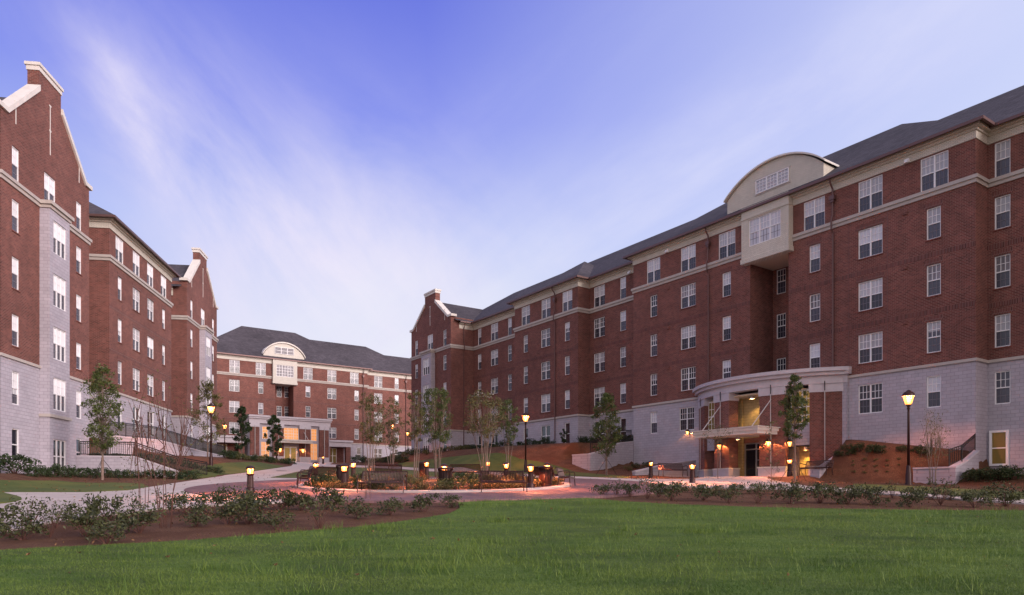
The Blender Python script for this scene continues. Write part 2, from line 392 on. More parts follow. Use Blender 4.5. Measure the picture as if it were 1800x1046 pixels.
# ------------------------------------------------------------------ ground heights
def sm(a, b, x):
    t = np.clip((x - a) / (b - a), 0, 1); return t * t * (3 - 2 * t)
def H(x, y):
    x = np.asarray(x, float); y = np.asarray(y, float)
    h = np.minimum(np.minimum(.0829 * y - 2.279, .057 * y - 1.706), 4.6)
    h = np.maximum(h, -2.6)
    # the right-hand block's banks
    s, o = FR.local(x, y)
    t = np.interp(s, [-14, -.2, .1, 6.5, 6.8, 19.45, 19.65, 21, 26.1, 26.5, 40, 54, 66, 75], [.9, .9, 2.2, 3.2, .95, .95, 1.8, 2.2, 2.3, 4.25, 4.5, 4.7, 4.8, 4.6])
    W = np.interp(s, [-1, -.2, .1, 1.9, 3.4, 6.5, 6.9, 19.4, 20, 26.1, 26.5, 35, 54], [3, 3, 2.5, 2.7, 4.6, 4.9, 8, 8, 6.5, 7, 10, 13, 9])
    t2 = np.interp(s, [-14, -3, 1, 6.5, 9, 17, 20, 26, 28, 34, 40, 54, 66, 75], [.9, .9, 1.4, 1.6, 1.0, .95, 1.35, 1.85, 2.6, 4.2, 4.5, 4.7, 4.8, 4.6])
    W2 = np.interp(s, [-1, 1, 6.5, 9, 18, 26, 30, 36, 54], [3, 3.2, 4.8, 8, 7.5, 7.5, 9.5, 13, 9])
    q = np.where((s > 19.6) & (s < 30), sm(.4, 3.6, o), sm(2.8, 5, o)); t = t * (1 - q) + t2 * q; W = W * (1 - q) + W2 * q
    f = (1 - sm(.25, 1, o / W)) * (1 - sm(66, 80, s)) * sm(-30, -14, s)
    f = np.where(o < -20, 0, f)
    h = h * (1 - f) + t * f
    # the left-hand block's terrace
    s, o = FL.local(x, y)
    t = np.interp(s, [-60, -40, -30, -7, 0, 4.8, 5.2, 14, 30], [4.6, 4.2, 3.9, 3.05, 2.4, 2.25, 1.15, 1.0, .9])
    W0 = np.where(s < 5, 3.0, .5); W1 = np.where(s < 5, 10.0, 5.5)
    f = (1 - sm(0, 1, (o - W0) / (W1 - W0))) * (1 - sm(20, 30, s)) * sm(-60, -45, s)
    h = h * (1 - f) + np.maximum(t, h * 0 + t) * f
    wall_o = np.interp(s, [-30, -14, -5.8, .3], [2.5, 1.9, 1.3, .3])
    top = np.interp(s, [-30, -14, -5.8, .3], [3.9, 3.8, 4.15, 4.0])
    h = np.where((s < .2) & (s > -30) & (o < wall_o - .1) & (o > -30), np.maximum(h, top - .05), h)
    # small unevenness
    h = h + .018 * np.sin(x * .9 + 1.3 * np.sin(y * .5)) * np.cos(y * .7) * sm(4, 10, y) * (1 - sm(24, 28, y))
    return h
def G(px, py, z0=4.0, z1=125):
    """the point of the ground seen at a pixel of the photograph"""
    ys = np.arange(z0, z1, .1); xs = (px - CX) / FP * ys; zs = (HY - py) / FP * ys
    d = H(xs, ys) - zs
    idx = np.where(d >= 0)[0]
    # skip starting inside the ground, take the first crossing from above
    i = idx[0] if len(idx) else len(ys) - 1
    return float(xs[i]), float(ys[i])
def Gz(px, py):
    x, y = G(px, py); return (x, y, float(H(x, y)))
def at(px, Y):
    x = (px - CX) / FP * Y; return (x, Y, float(H(x, Y)))

gx = np.concatenate([[-900, -500, -300, -200, -140, -110, -90, -75, -65, -58], np.arange(-52, 44.01, .4), [48, 54, 62, 72, 90, 120, 180, 300, 500, 900]])
gy = np.concatenate([[-400, -200, -100, -50, -25, -12, -5, 0], np.arange(3, 100, .4), np.arange(100, 132, 1), [140, 160, 200, 300, 500, 900, 1500]])
GX, GY = np.meshgrid(gx, gy); GH = H(GX, GY)
nx, ny = len(gx), len(gy)
ii, jj = np.meshgrid(np.arange(nx - 1), np.arange(ny - 1))
a0 = (jj * nx + ii).ravel()
gme = fastmesh('ground', np.stack([GX.ravel(), GY.ravel(), GH.ravel()], 1), np.stack([a0, a0 + 1, a0 + nx + 1, a0 + nx], 1), [M['mulch']])
tag(put('ground', gme), kind='structure')

import bmesh
def sheet(name, poly, off, mat, step=.8, label=None, edge=.0):
    """a sheet that follows the ground: poly is a list of world (x, y)"""
    bm = bmesh.new()
    vs = [bm.verts.new((x, y, 0)) for x, y in poly]
    bm.faces.new(vs)
    xs = [p[0] for p in poly]; ys = [p[1] for p in poly]
    for k in np.arange(math.floor(min(xs)), max(xs), step):
        bmesh.ops.bisect_plane(bm, geom=bm.verts[:] + bm.edges[:] + bm.faces[:], plane_co=(k, 0, 0), plane_no=(1, 0, 0))
    for k in np.arange(math.floor(min(ys)), max(ys), step):
        bmesh.ops.bisect_plane(bm, geom=bm.verts[:] + bm.edges[:] + bm.faces[:], plane_co=(0, k, 0), plane_no=(0, 1, 0))
    bmesh.ops.triangulate(bm, faces=bm.faces[:])
    co = np.array([v.co[:] for v in bm.verts]); hz = H(co[:, 0], co[:, 1]) + off
    for v, z in zip(bm.verts, hz): v.co.z = z
    bmesh.ops.recalc_face_normals(bm, faces=bm.faces[:])
    if sum(f.normal.z for f in bm.faces) < 0: bmesh.ops.reverse_faces(bm, faces=bm.faces[:])
    # a short skirt so that the sheet has thickness
    be = [e for e in bm.edges if e.is_boundary]
    r = bmesh.ops.extrude_edge_only(bm, edges=be)
    for v in [g for g in r['geom'] if isinstance(g, bmesh.types.BMVert)]: v.co.z -= off + .05
    me = bpy.data.meshes.new(name); bm.to_mesh(me); bm.free(); me.materials.append(mat)
    o = put(name, me); tag(o, kind='structure'); return o
def smooth_poly(pts, n=3):
    """Chaikin corner cutting"""
    for _ in range(n):
        q = []
        for i in range(len(pts)):
            a, b = pts[i], pts[(i + 1) % len(pts)]
            q += [(a[0] * .75 + b[0] * .25, a[1] * .75 + b[1] * .25), (a[0] * .25 + b[0] * .75, a[1] * .25 + b[1] * .75)]
        pts = q
    return pts

edge_px = [(-150, 974), (0, 970), (112, 965), (200, 960), (350, 952), (450, 944), (512, 938), (625, 929), (725, 916), (790, 905), (808, 896), (806, 885),
           (900, 880), (1000, 878), (1033, 877), (1089, 882), (1200, 889), (1311, 893), (1400, 895), (1533, 897), (1667, 899), (1800, 899), (2000, 899), (2700, 905)]
lawn_edge = [G(*p) for p in edge_px]
lawn_poly = [(-26, lawn_edge[0][1]), ] + lawn_edge + [(38, lawn_edge[-1][1]), (38, 3), (-26, 3)]
sheet('front_lawn', lawn_poly, .03, M['lawn'])
PC, PR = (-3.7, 35.0), 11.3
IC, IR = (-3.7, 34.6), 6.4
circ = lambda c, r, n=72: [(c[0] + r * math.cos(2 * math.pi * i / n), c[1] + r * math.sin(2 * math.pi * i / n)) for i in range(n)]
path_poly = [G(*p) for p in [(-120, 950), (0, 938), (100, 919), (200, 906), (300, 895), (400, 889), (480, 886)]] + [(-6, 33), (-8, 42)] + \
            [G(*p) for p in [(471, 841), (520, 830), (579, 817), (590, 812), (519, 813), (512, 820), (432, 832), (370, 841), (300, 852), (225, 864), (150, 867.5), (12, 867.5), (-30, 873), (-120, 880)]]
sheet('concrete_path', path_poly, .05, M['concrete'])
sheet('grass_wedge', smooth_poly([G(*p) for p in [(-120, 872), (0, 868.5), (25, 874), (42, 880), (25, 885), (0, 889), (-120, 900)]], 1), .09, M['lawn_far'])
back_path = [G(*p) for p in [(560, 818), (578, 817), (646, 819.5), (700, 821), (760, 825), (840, 828.5), (960, 836.5), (1060, 841), (1115, 843), (1170, 843.5), (1215, 843.5)]]
back_path += [FR.w(14.8, 3.6)[:2], FR.w(14.6, 1.0)[:2], FR.w(11.8, 1.0)[:2], FR.w(11.2, 3.6)[:2]]
back_path += [G(*p) for p in [(1420, 856.5), (1500, 861), (1600, 868), (1700, 876), (1800, 881), (2000, 888), (2700, 896), (2700, 903), (2000, 895), (1800, 887), (1700, 881), (1600, 873), (1500, 866), (1400, 862), (1300, 860), (1215, 858)]]
back_path += [G(*p) for p in [(1150, 852), (1080, 850), (960, 847), (900, 841), (840, 834), (760, 829.5), (700, 825), (646, 822.5), (570, 821)]]
sheet('concrete_walk', back_path, .055, M['concrete'])
sheet('brick_plaza', circ(PC, PR), .08, M['paver'])
# island: mulch disc with a real kerb
isl = empty('kerb_ring'); 
b = MB(); n = 72
for i in range(n):
    t0, t1 = 2 * math.pi * i / n, 2 * math.pi * (i + 1) / n
    p = []
    for t in (t0, t1):
        for r in (IR - .16, IR + .16):
            x, y = IC[0] + r * math.cos(t), IC[1] + r * math.sin(t); p.append((x, y, float(H(x, y))))
    up = lambda q, d: (q[0], q[1], q[2] + d)
    b.quad(up(p[0], .17), up(p[1], .15), up(p[3], .15), up(p[2], .17)); b.quad(up(p[1], .15), up(p[1], -.1), up(p[3], -.1), up(p[3], .15)); b.quad(up(p[0], -.1), up(p[0], .17), up(p[2], .17), up(p[2], -.1))
bpy.data.objects.remove(isl)
tag(b.build('kerb', M['curb']), kind='structure')
sheet('island_bed', circ(IC, IR - .14), .13, M['mulch'], .5)
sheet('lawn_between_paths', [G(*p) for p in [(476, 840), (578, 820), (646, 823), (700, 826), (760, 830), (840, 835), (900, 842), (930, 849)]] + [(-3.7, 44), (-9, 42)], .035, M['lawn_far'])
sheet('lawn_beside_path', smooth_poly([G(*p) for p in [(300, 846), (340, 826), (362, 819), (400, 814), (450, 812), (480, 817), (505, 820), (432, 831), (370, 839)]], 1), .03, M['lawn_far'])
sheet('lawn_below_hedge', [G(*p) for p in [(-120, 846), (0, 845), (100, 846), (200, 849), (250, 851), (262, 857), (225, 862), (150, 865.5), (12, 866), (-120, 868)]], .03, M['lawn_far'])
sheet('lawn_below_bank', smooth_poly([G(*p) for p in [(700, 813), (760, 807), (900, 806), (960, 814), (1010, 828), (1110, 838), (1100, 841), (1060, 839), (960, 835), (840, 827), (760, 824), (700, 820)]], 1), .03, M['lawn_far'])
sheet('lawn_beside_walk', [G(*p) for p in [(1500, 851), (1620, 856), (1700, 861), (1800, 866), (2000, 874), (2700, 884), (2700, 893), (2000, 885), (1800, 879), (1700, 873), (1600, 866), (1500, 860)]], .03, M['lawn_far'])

# ------------------------------------------------------------------ windows
WM = {}
def win_meshes(wd, ht, lights, kind):
    key = (round(wd, 2), round(ht, 2), lights, kind)
    if key in WM: return WM[key]
    b = MB(); F = .055; hw = wd / 2
    y0, y1 = -.12, -.05
    b.box(-hw, -hw + F, y0, y1, 0, ht); b.box(hw - F, hw, y0, y1, 0, ht); b.box(-hw + F, hw - F, y0, y1, 0, F); b.box(-hw + F, hw - F, y0, y1, ht - F, ht)
    lw = (wd - 2 * F - (lights - 1) * .09) / lights
    top = kind.startswith('plain'); mw = .03 if kind == 'far' else .019 if kind == 'lit' else .014
    mid = ht * .5
    for i in range(lights):
        xa = -hw + F + i * (lw + .09)
        if i: b.box(xa - .09, xa, y0, y1, F, ht - F)
        if kind != 'fixed': b.box(xa, xa + lw, y0 - .004, y1 - .006, mid - .03, mid + .03)
        if top: continue
        nc = 3 if kind not in ('tall', 'far') else 2
        for (za, zb, mi) in (((mid + .03), ht - F, 0), (F, mid - .03, 0 if kind in ('fixed', 'tall', 'lit', 'far') else 1)):
            for c in range(1, nc):
                x = xa + lw * c / nc; b.box(x - mw, x + mw, y0 - .006, y1 - .030 + (.0 if mi == 0 else -.008), za, zb, mi)
            z = (za + zb) / 2
            b.box(xa, xa + lw, y0 - .008, y1 - .028 + (.0 if mi == 0 else -.008), z - mw, z + mw, mi)
        if kind == 'fixed':
            b.box(xa, xa + lw, y0 - .004, y1 - .02, mid - .015, mid + .015)
    fr = b.mesh('window', [M['white'], M['dim']])
    g = MB(); g.quad((-hw + .02, -.105, .02), (hw - .02, -.105, .02), (hw - .02, -.105, ht - .02), (-hw + .02, -.105, ht - .02))
    gl = g.mesh('glass', M['screen'] if kind in ('std', 'dark', 'half') else M['glass'])
    bl = {}
    for nm, z0 in (('blind', mid), ('blind_full', F), ('blind_part', ht * .32 if kind != 'half' else mid), ('blind_short', ht * .68 if kind != 'half' else mid)):
        q = MB(); q.quad((-hw + .04, -.100, z0), (hw - .04, -.100, z0), (hw - .04, -.100, ht - .04), (-hw + .04, -.100, ht - .04)); bl[nm] = q.mesh('blind', M['blind'])
        bl[nm + 'B'] = bl[nm].copy(); bl[nm + 'B'].materials[0] = M['blind_west_lit']; bl[nm + 'C'] = bl[nm].copy(); bl[nm + 'C'].materials[0] = M['curtain']
    WM[key] = (fr, gl, bl); return WM[key]
class Bld:
    def __init__(s, name, fac, label, cat):
        s.f = fac; s.root = empty(name, (fac.P[0], fac.P[1], 0), fac.rz); tag(s.root, label, cat)
        s.mb = {}
        s.nw = 0; s.bright = False; s.style = ['blind', 'blind', 'blindC', 'blindC', None, 'blind', 'blind', 'blind_part', 'blind_short', None, 'blind_shortC']
    def m(s, k):
        if k not in s.mb: s.mb[k] = MB()
        return s.mb[k]
    def window(s, sc_, o, hb, wd, ht, lights, kind='std', blind='auto', glow=None):
        fr, gl, bl = win_meshes(wd, ht, lights, kind)
        wo_ = put('window', fr, s.root, (sc_, o, hb)); put('glass', gl, wo_)
        g = wo_.children[0]
        if glow:
            g.data = gl.copy(); g.data.materials[0] = M[glow]
            tag(wo_, 'window glowing warm from inside')
        elif kind in ('std', 'half'):
            if blind == 'auto': blind = random.choice(s.style)
            if blind and s.bright and not blind.endswith('C'): blind += 'B'
            if blind: put('blind', bl[blind], wo_)
        s.nw += 1
        return wo_
    def trim_parts(s, w_, wd, ht, lintel=True):
        q = MB(); q.box(-wd / 2 - .05, wd / 2 + .05, -.1, .05, -.07, 0); q.build('sill', M['brick'], w_)
        if lintel:
            q = MB(); q.box(-wd / 2 - .12, wd / 2 + .12, -.05, .012, ht, ht + .3); q.build('lintel', M['soldier'], w_)
    def panel(s, key, s0, s1, h0, h1, o, holes=(), dep=.13):
        """front-facing wall face with openings and their reveals"""
        b = s.m(key)
        hs = [(max(a, s0), min(c, s1), max(d, h0), min(e, h1)) for a, c, d, e in holes if a < s1 and c > s0 and d < h1 and e > h0]
        xs = sorted(set([s0, s1] + [v for q in hs for v in q[:2]])); zs = sorted(set([h0, h1] + [v for q in hs for v in q[2:]]))
        for i in range(len(xs) - 1):
            run = None
            for j in range(len(zs) - 1):
                cx, cz = (xs[i] + xs[i + 1]) / 2, (zs[j] + zs[j + 1]) / 2
                if any(a < cx < c and d < cz < e for a, c, d, e in hs): continue
                b.quad((xs[i + 1], o, zs[j]), (xs[i], o, zs[j]), (xs[i], o, zs[j + 1]), (xs[i + 1], o, zs[j + 1]))
        for a, c, d, e in hs:
            i_ = o - dep
            b.quad((a, o, d), (a, i_, d), (a, i_, e), (a, o, e)); b.quad((c, i_, d), (c, o, d), (c, o, e), (c, i_, e))
            b.quad((a, o, e), (a, i_, e), (c, i_, e), (c, o, e)); b.quad((a, i_, d), (a, o, d), (c, o, d), (c, i_, d))
    def side(s, key, s0, oa, ob, h0, h1):
        s.m(key).quad((s0, oa, h0), (s0, ob, h0), (s0, ob, h1), (s0, oa, h1))
    def finish(s, names):
        for k, b in s.mb.items():
            nm, mt = names[k]
            for piece in b.pieces(): piece.build(nm, mt, s.root)

def rows(B):
    r = [(B + .76 + 3.2 * k, B + 2.52 + 3.2 * k) for k in range(3)]
    return r, (B + 9.97, B + 11.88), (B - 2.32, B - .55)

def block(bd, s0, s1, o, ret, B, hg, cols, top_cols=None, base_cols=None, ends=(1, 1), cornice=True, skip=None, sill=True, full_side=None):
    """one plane of front: stone base, three brick storeys, belt, top storey, cornice.
    cols: (centre, lights) for the three brick storeys; ret: how far the ends return"""
    r3, rt, rs = rows(B)
    holes_b, holes_s = [], []
    top_cols = cols if top_cols is None else top_cols
    base_cols = cols if base_cols is None else base_cols
    def one(c, lg, hb, ht_, lst, kind='std', **k):
        wd = {1: .76, 2: 1.5, 3: 1.62}[lg]
        lst.append((c - wd / 2, c + wd / 2, hb, ht_))
        wn_ = bd.window(c, o, hb, wd, ht_ - hb, lg, kind, **k)
        if lst is holes_b and hb < B + 9:
            bd.trim_parts(wn_, wd, ht_ - hb)
    for c, lg in cols:
        for hb, ht_ in r3: one(c, lg, hb, ht_, holes_b)
    for q in top_cols: one(q[0], q[1], rt[0], rt[1], holes_b, blind='blind' if bd.style[0] else 'auto')
    for q in base_cols:
        k = q[2] if len(q) > 2 else {}
        hb, ht_ = k.get('hb', rs[0]), k.get('ht', rs[1])
        kk = {a: v for a, v in k.items() if a not in ('hb', 'ht')}
        one(q[0], q[1], hb, ht_, holes_s, **kk)
    gaps = skip or []
    segs = []; cur = s0
    for ga, gb in sorted(gaps): segs.append((cur, ga)); cur = gb
    segs.append((cur, s1))
    for a, c in segs:
        bd.panel('brick_wall', a, c, B, B + 12.75, o, holes_b)
        # soldier bands at floor level
        for k in (1, 2):
            z = B + 3.2 * k - .1
            bd.m('soldier').box(a, c, o - .05, o + .008, z - .14, z + .12)
    bd.panel('stone_base', s0, s1, hg - 1.5, B, o, holes_s)
    for e, s_ in zip(ends, (s0, s1)):
        if e:
            bd.side('brick_wall', s_, o, o - ret, B, B + 12.75); bd.side('stone_base', s_, o, o - ret, hg - 1.5, B)
    x0 = s0 - (.0 if not ends[0] else 0); x1 = s1
    def trim(key, z0, z1, p, d=ret - .02):
        e0 = p if ends[0] else 0; e1 = p if ends[1] else 0
        for a, c in (segs if key == 'belt_course' and z0 > B + 5 else [(s0, s1)]):
            bd.m(key).box((a - e0) if a == s0 else a, (c + e1) if c == s1 else c, o - d, o + p, z0, z1)
    trim('belt_course', B - .03, B + .13, .09, ret - .10)
    trim('belt_course', B + 9.57, B + 9.78, .07, ret - .08); trim('belt_course', B + 9.78, B + 9.97, .15, ret - .16)
    if cornice:
        trim('cornice', B + 11.93, B + 12.36, .05, ret - .06); trim('cornice', B + 12.36, B + 12.50, .14, ret - .15); trim('cornice', B + 12.50, B + 12.66, .34, ret - .35)
        e0 = .52 if ends[0] else 0; e1 = .52 if ends[1] else 0
        bd.m('gutter').box(s0 - e0, s1 + e1, o - ret + .6, o + .52, B + 12.62 + .045, B + 12.70)
        bd.m('gutter').box(s0 - e0 - (.12 if e0 else 0), s1 + e1 + (.12 if e1 else 0), o + .50, o + .64, B + 12.56, B + 12.72)
        for e, s_, sg in ((ends[0], s0, -1), (ends[1], s1, 1)):
            if e:
                xa, xb = sorted((s_ + sg * .50, s_ + sg * .64)); bd.m('gutter').box(xa, xb, o - ret + .66, o + .495, B + 12.56, B + 12.72)
def hip(bd, s0, s1, o, u, z0, pitch=.667, h0=True, h1=True, back=None):
    """hipped roof over s0..s1 from the eave line o inwards; ridge at o-u"""
    b = bd.m('roof'); zr = z0 + pitch * u
    a0 = s0 + (u if h0 else 0); a1 = s1 - (u if h1 else 0)
    f0, f1, r0, r1, k0, k1 = (s0, o, z0), (s1, o, z0), (a0, o - u, zr), (a1, o - u, zr), (s0, o - 2 * u, z0), (s1, o - 2 * u, z0)
    b.quad(f1, f0, r0, r1); b.quad(k0, k1, r1, r0); b.add([f0, k0, r0], [(0, 1, 2)]); b.add([k1, f1, r1], [(0, 1, 2)])
    b.quad(f0, f1, k1, k0)
def downpipe(bd, s_, o, z1, z0, belt):
    b = MB(); p = .12
    pts = [(s_, o + .5, z1), (s_, o + .42, z1 - .25), (s_, o + .16, z1 - .55), (s_, o + .16, belt + .55), (s_, o + .3, belt + .2), (s_, o + .3, belt - .35), (s_, o + .12, belt - .6), (s_, o + .12, z0)]
    b.tube(pts, .055, 6); b.box(s_ - .17, s_ + .17, o + .03, o + .30, z1 - 1.25, z1 - 1.0); b.box(s_ - .11, s_ + .11, o + .05, o + .26, z1 - 1.4, z1 - 1.25)
    b.build('downpipe', M['gutter'], bd.root)

NAMES = {'brick_wall': ('brick_wall', M['brick']), 'stone_base': ('stone_base', M['stone']), 'soldier': ('soldier_course', M['soldier']), 'sill': ('window_sills', M['brick']),
         'belt_course': ('belt_course', M['cast']), 'cornice': ('cornice', M['cream_brick']), 'gutter': ('gutter', M['gutter']), 'roof': ('roof', M['roof'])}

def gable(bd, s0, s1, o, ret, B, hg, kneel, rake_top, chim_top, sideways, base_rows, wc=None, base_kind='dark'):
    """gable front with chimney, coped rakes, slits and a stone window bay"""
    c = (s0 + s1) / 2; r3, rt, rs = rows(B)
    hb_, hs_ = [], []; cw = 1.35
    L_, R_ = c - (s1 - s0) * .36, c + (s1 - s0) * .36
    for x in (L_, R_):
        for hb, ht_ in r3 + [rt]:
            hb_.append((x - .38, x + .38, hb, ht_)); wn_ = bd.window(x, o, hb, .76, ht_ - hb, 1, blind='blind' if sideways else 'auto')
            bd.trim_parts(wn_, .76, ht_ - hb, False)
        for hb, ht_ in base_rows:
            hs_.append((x - .38, x + .38, hb, ht_)); bd.window(x, o, hb, .76, ht_ - hb, 1, 'std' if hb > B - 3 and len(base_rows) > 1 else 'plain')
    hb_.append((c - .7, c + .7, rt[0] + .05, rt[1] + .1)); bd.window(c, o, rt[0] + .05, 1.4, rt[1] - rt[0] + .05, 2, blind='blind')
    bay = (c - 1.25, c + 1.25)
    bd.panel('brick_wall', s0, s1, B, kneel - .3, o, hb_); bd.panel('stone_base', s0, s1, hg - 1.5, B, o, hs_)
    for s_ in (s0, s1):
        bd.side('brick_wall', s_, o, o - ret, B, kneel - .3); bd.side('stone_base', s_, o, o - ret, hg - 1.5, B)
    # gable wall above the kneelers with the chimney stack
    k = kneel - .3; x0, x1 = s0, s1; a, d = c - cw, c + cw
    out = [(x0, k), (x1, k), (x1, k + .12), (x1 - .55, k + .12), (d, rake_top - .22), (a, rake_top - .22), (x0 + .55, k + .12), (x0, k + .12)]
    bd.m('brick_wall').extr([(x, o, z) for x, z in out][::-1], (0, -.45, 0))
    ch = MB(); ch.box(a, d, o - .62, o + .004, rake_top - .35, chim_top - .45); ch.build('chimney', M['brick'], bd.root)
    cc = MB(); cc.box(a - .05, d + .05, o - .67, o + .05, chim_top - .45, chim_top - .18); cc.box(a - .12, d + .12, o - .74, o + .12, chim_top - .18, chim_top)
    cc.build('chimney_cap', M['coping'], bd.root)
    for sg, xe, xc in ((-1, x0, a), (1, x1, d)):
        cp = MB()
        ux = xc; uz = rake_top; lx = xe - sg * .55; lz = kneel - .02
        t = .24
        prof = [(xc + sg * .002, uz), (lx, lz + .02), (xe + sg * .28, lz + .02), (xe + sg * .28, lz - t), (lx - sg * .08, lz - t), (xc + sg * .002, uz - t - .12)]
        pr = [(x, o + .12, z) for x, z in prof]
        if sg < 0: pr = pr[::-1]
        cp.extr(pr, (0, -.75, 0)); cp.build('coping', M['coping'], bd.root)
    for x, z0, z1, cr_ in ((c, kneel - .4, rake_top - .6, 1), (L_, kneel - .45, kneel + .75, 0), (R_, kneel - .45, kneel + .75, 0)):
        sl = MB(); sl.box(x - .035, x + .035, o - .02, o + .02, z0, z1); sl.box(x - .11, x + .11, o - .02, o + .025, z1, z1 + .09)
        if cr_: sl.box(x - .11, x + .11, o - .02, o + .024, (z0 + z1) / 2 - .05, (z0 + z1) / 2 + .05)
        sl.build('decorative_slit', M['coping'], bd.root)
    # stone bay
    bo = o + .56; bw = bay
    holes = []
    brs = r3 + [rs]
    for hb, ht_ in brs:
        holes.append((c - .8, c + .8, hb - .1, ht_ + .1)); bd.window(c, bo, hb - .1, 1.6, ht_ - hb + .2, 3, 'half', blind='blind')
    holes.append((c - .8, c + .8, hg + .15, hg + 2.2) if len(base_rows) > 1 else (c - .8, c + .8, B - 2.4, B - .45))
    if len(base_rows) > 1: bd.window(c, bo, hg + .15, 1.6, 2.05, 3, 'plain')
    bd.panel('bay', bw[0], bw[1], hg - 1.5, B + 9.57, bo, holes)
    for s_ in bw: bd.side('bay', s_, bo, o, hg - 1.5, B + 9.57)
    def trim(z0, z1, p):
        for (xa, xb) in ((x0 - p, bw[0] - .001), (bw[1] + .001, x1 + p)): bd.m('belt_course').box(xa, xb, o - ret + .1, o + p, z0, z1)
    trim(B + 9.57, B + 9.78, .07); trim(B + 9.78, B + 9.97, .15); trim(B - .03, B + .13, .09)
    bd.m('belt_course').box(bw[0] - .08, bw[1] + .08, o - .02, bo + .08, B + 9.573, B + 9.76); bd.m('belt_course').box(bw[0] - .2, bw[1] + .2, o - .02, bo + .2, B + 9.76, B + 9.973)
    if len(base_rows) > 1: bd.m('belt_course').box(bw[0] - .1, bw[1] + .1, o + .005, bo + .1, B - 2.9, B - 2.72)

# ================================================================== right-hand building
B = 7.08
RB = Bld('brick_building', FR, 'long five storey red brick building with lavender stone base filling the right side', 'building')
f = FR; OR = -1.4
c = lambda px, o=0: f.s(px, o)
AX = 12.85
# A0: nearest, set back
block(RB, -14, 0, OR, 3, B, .9, [(c(1762, OR), 1), (c(1762, OR) - 3.6, 1), (-8.5, 2)],
      base_cols=[(c(1762, OR), 1), (c(1762, OR) - 3.6, 1)], ends=(1, 0))
# windows of the half-basement
zb = f.w(c(1757, OR), OR)[1]
# A: main front with entrance recess
cA = [(c(1641), 1), (c(1529.5), 2), (c(1432), 1), (c(1277), 1), (c(1209.5), 2), (c(1149), 1)]
tA = [(c(1642), 2), (c(1529.5), 2), (c(1431), 2), (c(1277.5), 2), (c(1209.5), 2), (c(1148.5), 2)]
bA = [(c(1641), 1), (c(1529.5), 2), (c(1207), 2), (c(1149), 1)]
sA0, sA1 = 0.0, f.s(1113.5)
rec = (AX - 1.5, AX + 1.55)
block(RB, sA0, sA1, 0, 1.4, B, .9, cA, tA, bA, skip=[rec])
# recess behind the entrance, with its own windows
for s_ in rec: RB.side('brick_wall', s_, 0, -2.6, 6.3, B + 9.6)
rh = [(AX - .75, AX + .01, r[0], r[1]) for r in rows(B)[0]]
for q in rh: RB.window(AX - .37, -2.6, q[2], .76, q[3] - q[2], 1, 'dark')
rh2 = [(AX + .5, AX + 1.26, r[0], r[1]) for r in rows(B)[0]]
for q in rh2: RB.window(AX + .88, -2.6, q[2], .76, q[3] - q[2], 1, 'dark')
RB.panel('brick_wall', rec[0], rec[1], 6.3, B + 9.6, -2.6, rh + rh2)
# cream box window over the recess
bx = (AX - 1.85, AX + 1.9)
hole = [(AX - 1.25, AX + 1.3, 17.1, 18.95)]
RB.panel('cream_box', bx[0], bx[1], 16.15, 19.9, .5, hole)
for s_ in bx: RB.side('cream_box', s_, .5, -.4, 16.15, 19.6)
q = MB(); q.box(bx[0], bx[1], -2.62, .49, 16.05, 16.15); q.build('box_soffit', M['ceiling'], RB.root)
RB.m('cream_box').box(bx[0] - .05, bx[1] + .05, -.02, .56, 16.0, 16.32)
RB.m('cream_box').box(bx[0] - .04, bx[1] + .04, -.02, .55, 19.05, 19.15)
RB.window(AX + .025, .5, 17.1, 2.55, 1.85, 3, 'half', blind='blind_full')
# A2, A3, A4
sB0, sB1 = sA1, f.s(1016, 0)
block(RB, sA1, sB1, OR, 1.4, B, 4.2, [(c(1095, OR), 1), (c(1053.5, OR), 2)], ends=(0, 0), base_cols=[(c(1095, OR), 1, dict(hb=B - 2.9, kind='plain')), (c(1053.5, OR), 2, dict(hb=B - 2.9, kind='plain'))])
sC1 = f.s(905, 0)
block(RB, sB1, sC1, 0, 1.4, B, 4.3, [(c(997), 1), (c(959), 2), (c(924), 1)], [(c(997), 2), (c(959.5), 2), (c(924), 2)], [(c(997), 1, dict(kind='plain', hb=B - 2.6)), (c(959), 2, dict(kind='plain', hb=B - 2.6)), (c(924), 1, dict(kind='plain', hb=B - 2.6))])
sG0 = 54.15; sG1 = 64.3; oG = 1.67
block(RB, sC1, sG0, OR, 1.4, B, 4.5, [(c(896, OR), 1), (c(869, OR), 2), (c(843, OR), 1)], ends=(0, 0), base_cols=[(c(896, OR), 1, dict(kind='plain', hb=B - 2.6)), (c(869, OR), 2, dict(kind='plain', hb=B - 2.6)), (c(843, OR), 1, dict(kind='plain', hb=B - 2.6))])
gable(RB, sG0, sG1, oG, oG - OR, B, 4.3, 20.55, 23.0, 24.3, False, [(B - 2.5, B - .55)])
# side of the gable wing: cornice band and gutter on its near face
RB.m('cornice').box(sG0 - .05, sG0 - .002, OR + .06, oG - 1.1, B + 11.93, B + 12.6)
RB.m('cornice').box(sG0 - .3, sG0 - .002, OR + .36, oG - 1.1, B + 12.45, B + 12.62)
RB.m('gutter').box(sG0 - .55, sG0 - .41, OR + .7, oG - 1.0, B + 12.56, B + 12.72)
# back and end faces
for s_ in (-14, sG1): RB.side('brick_wall', s_, OR, -17.5, -1, B + 12.7)
RB.m('brick_wall').quad((-14, -17.5, -1), (sG1, -17.5, -1), (sG1, -17.5, B + 12.7), (-14, -17.5, B + 12.7))
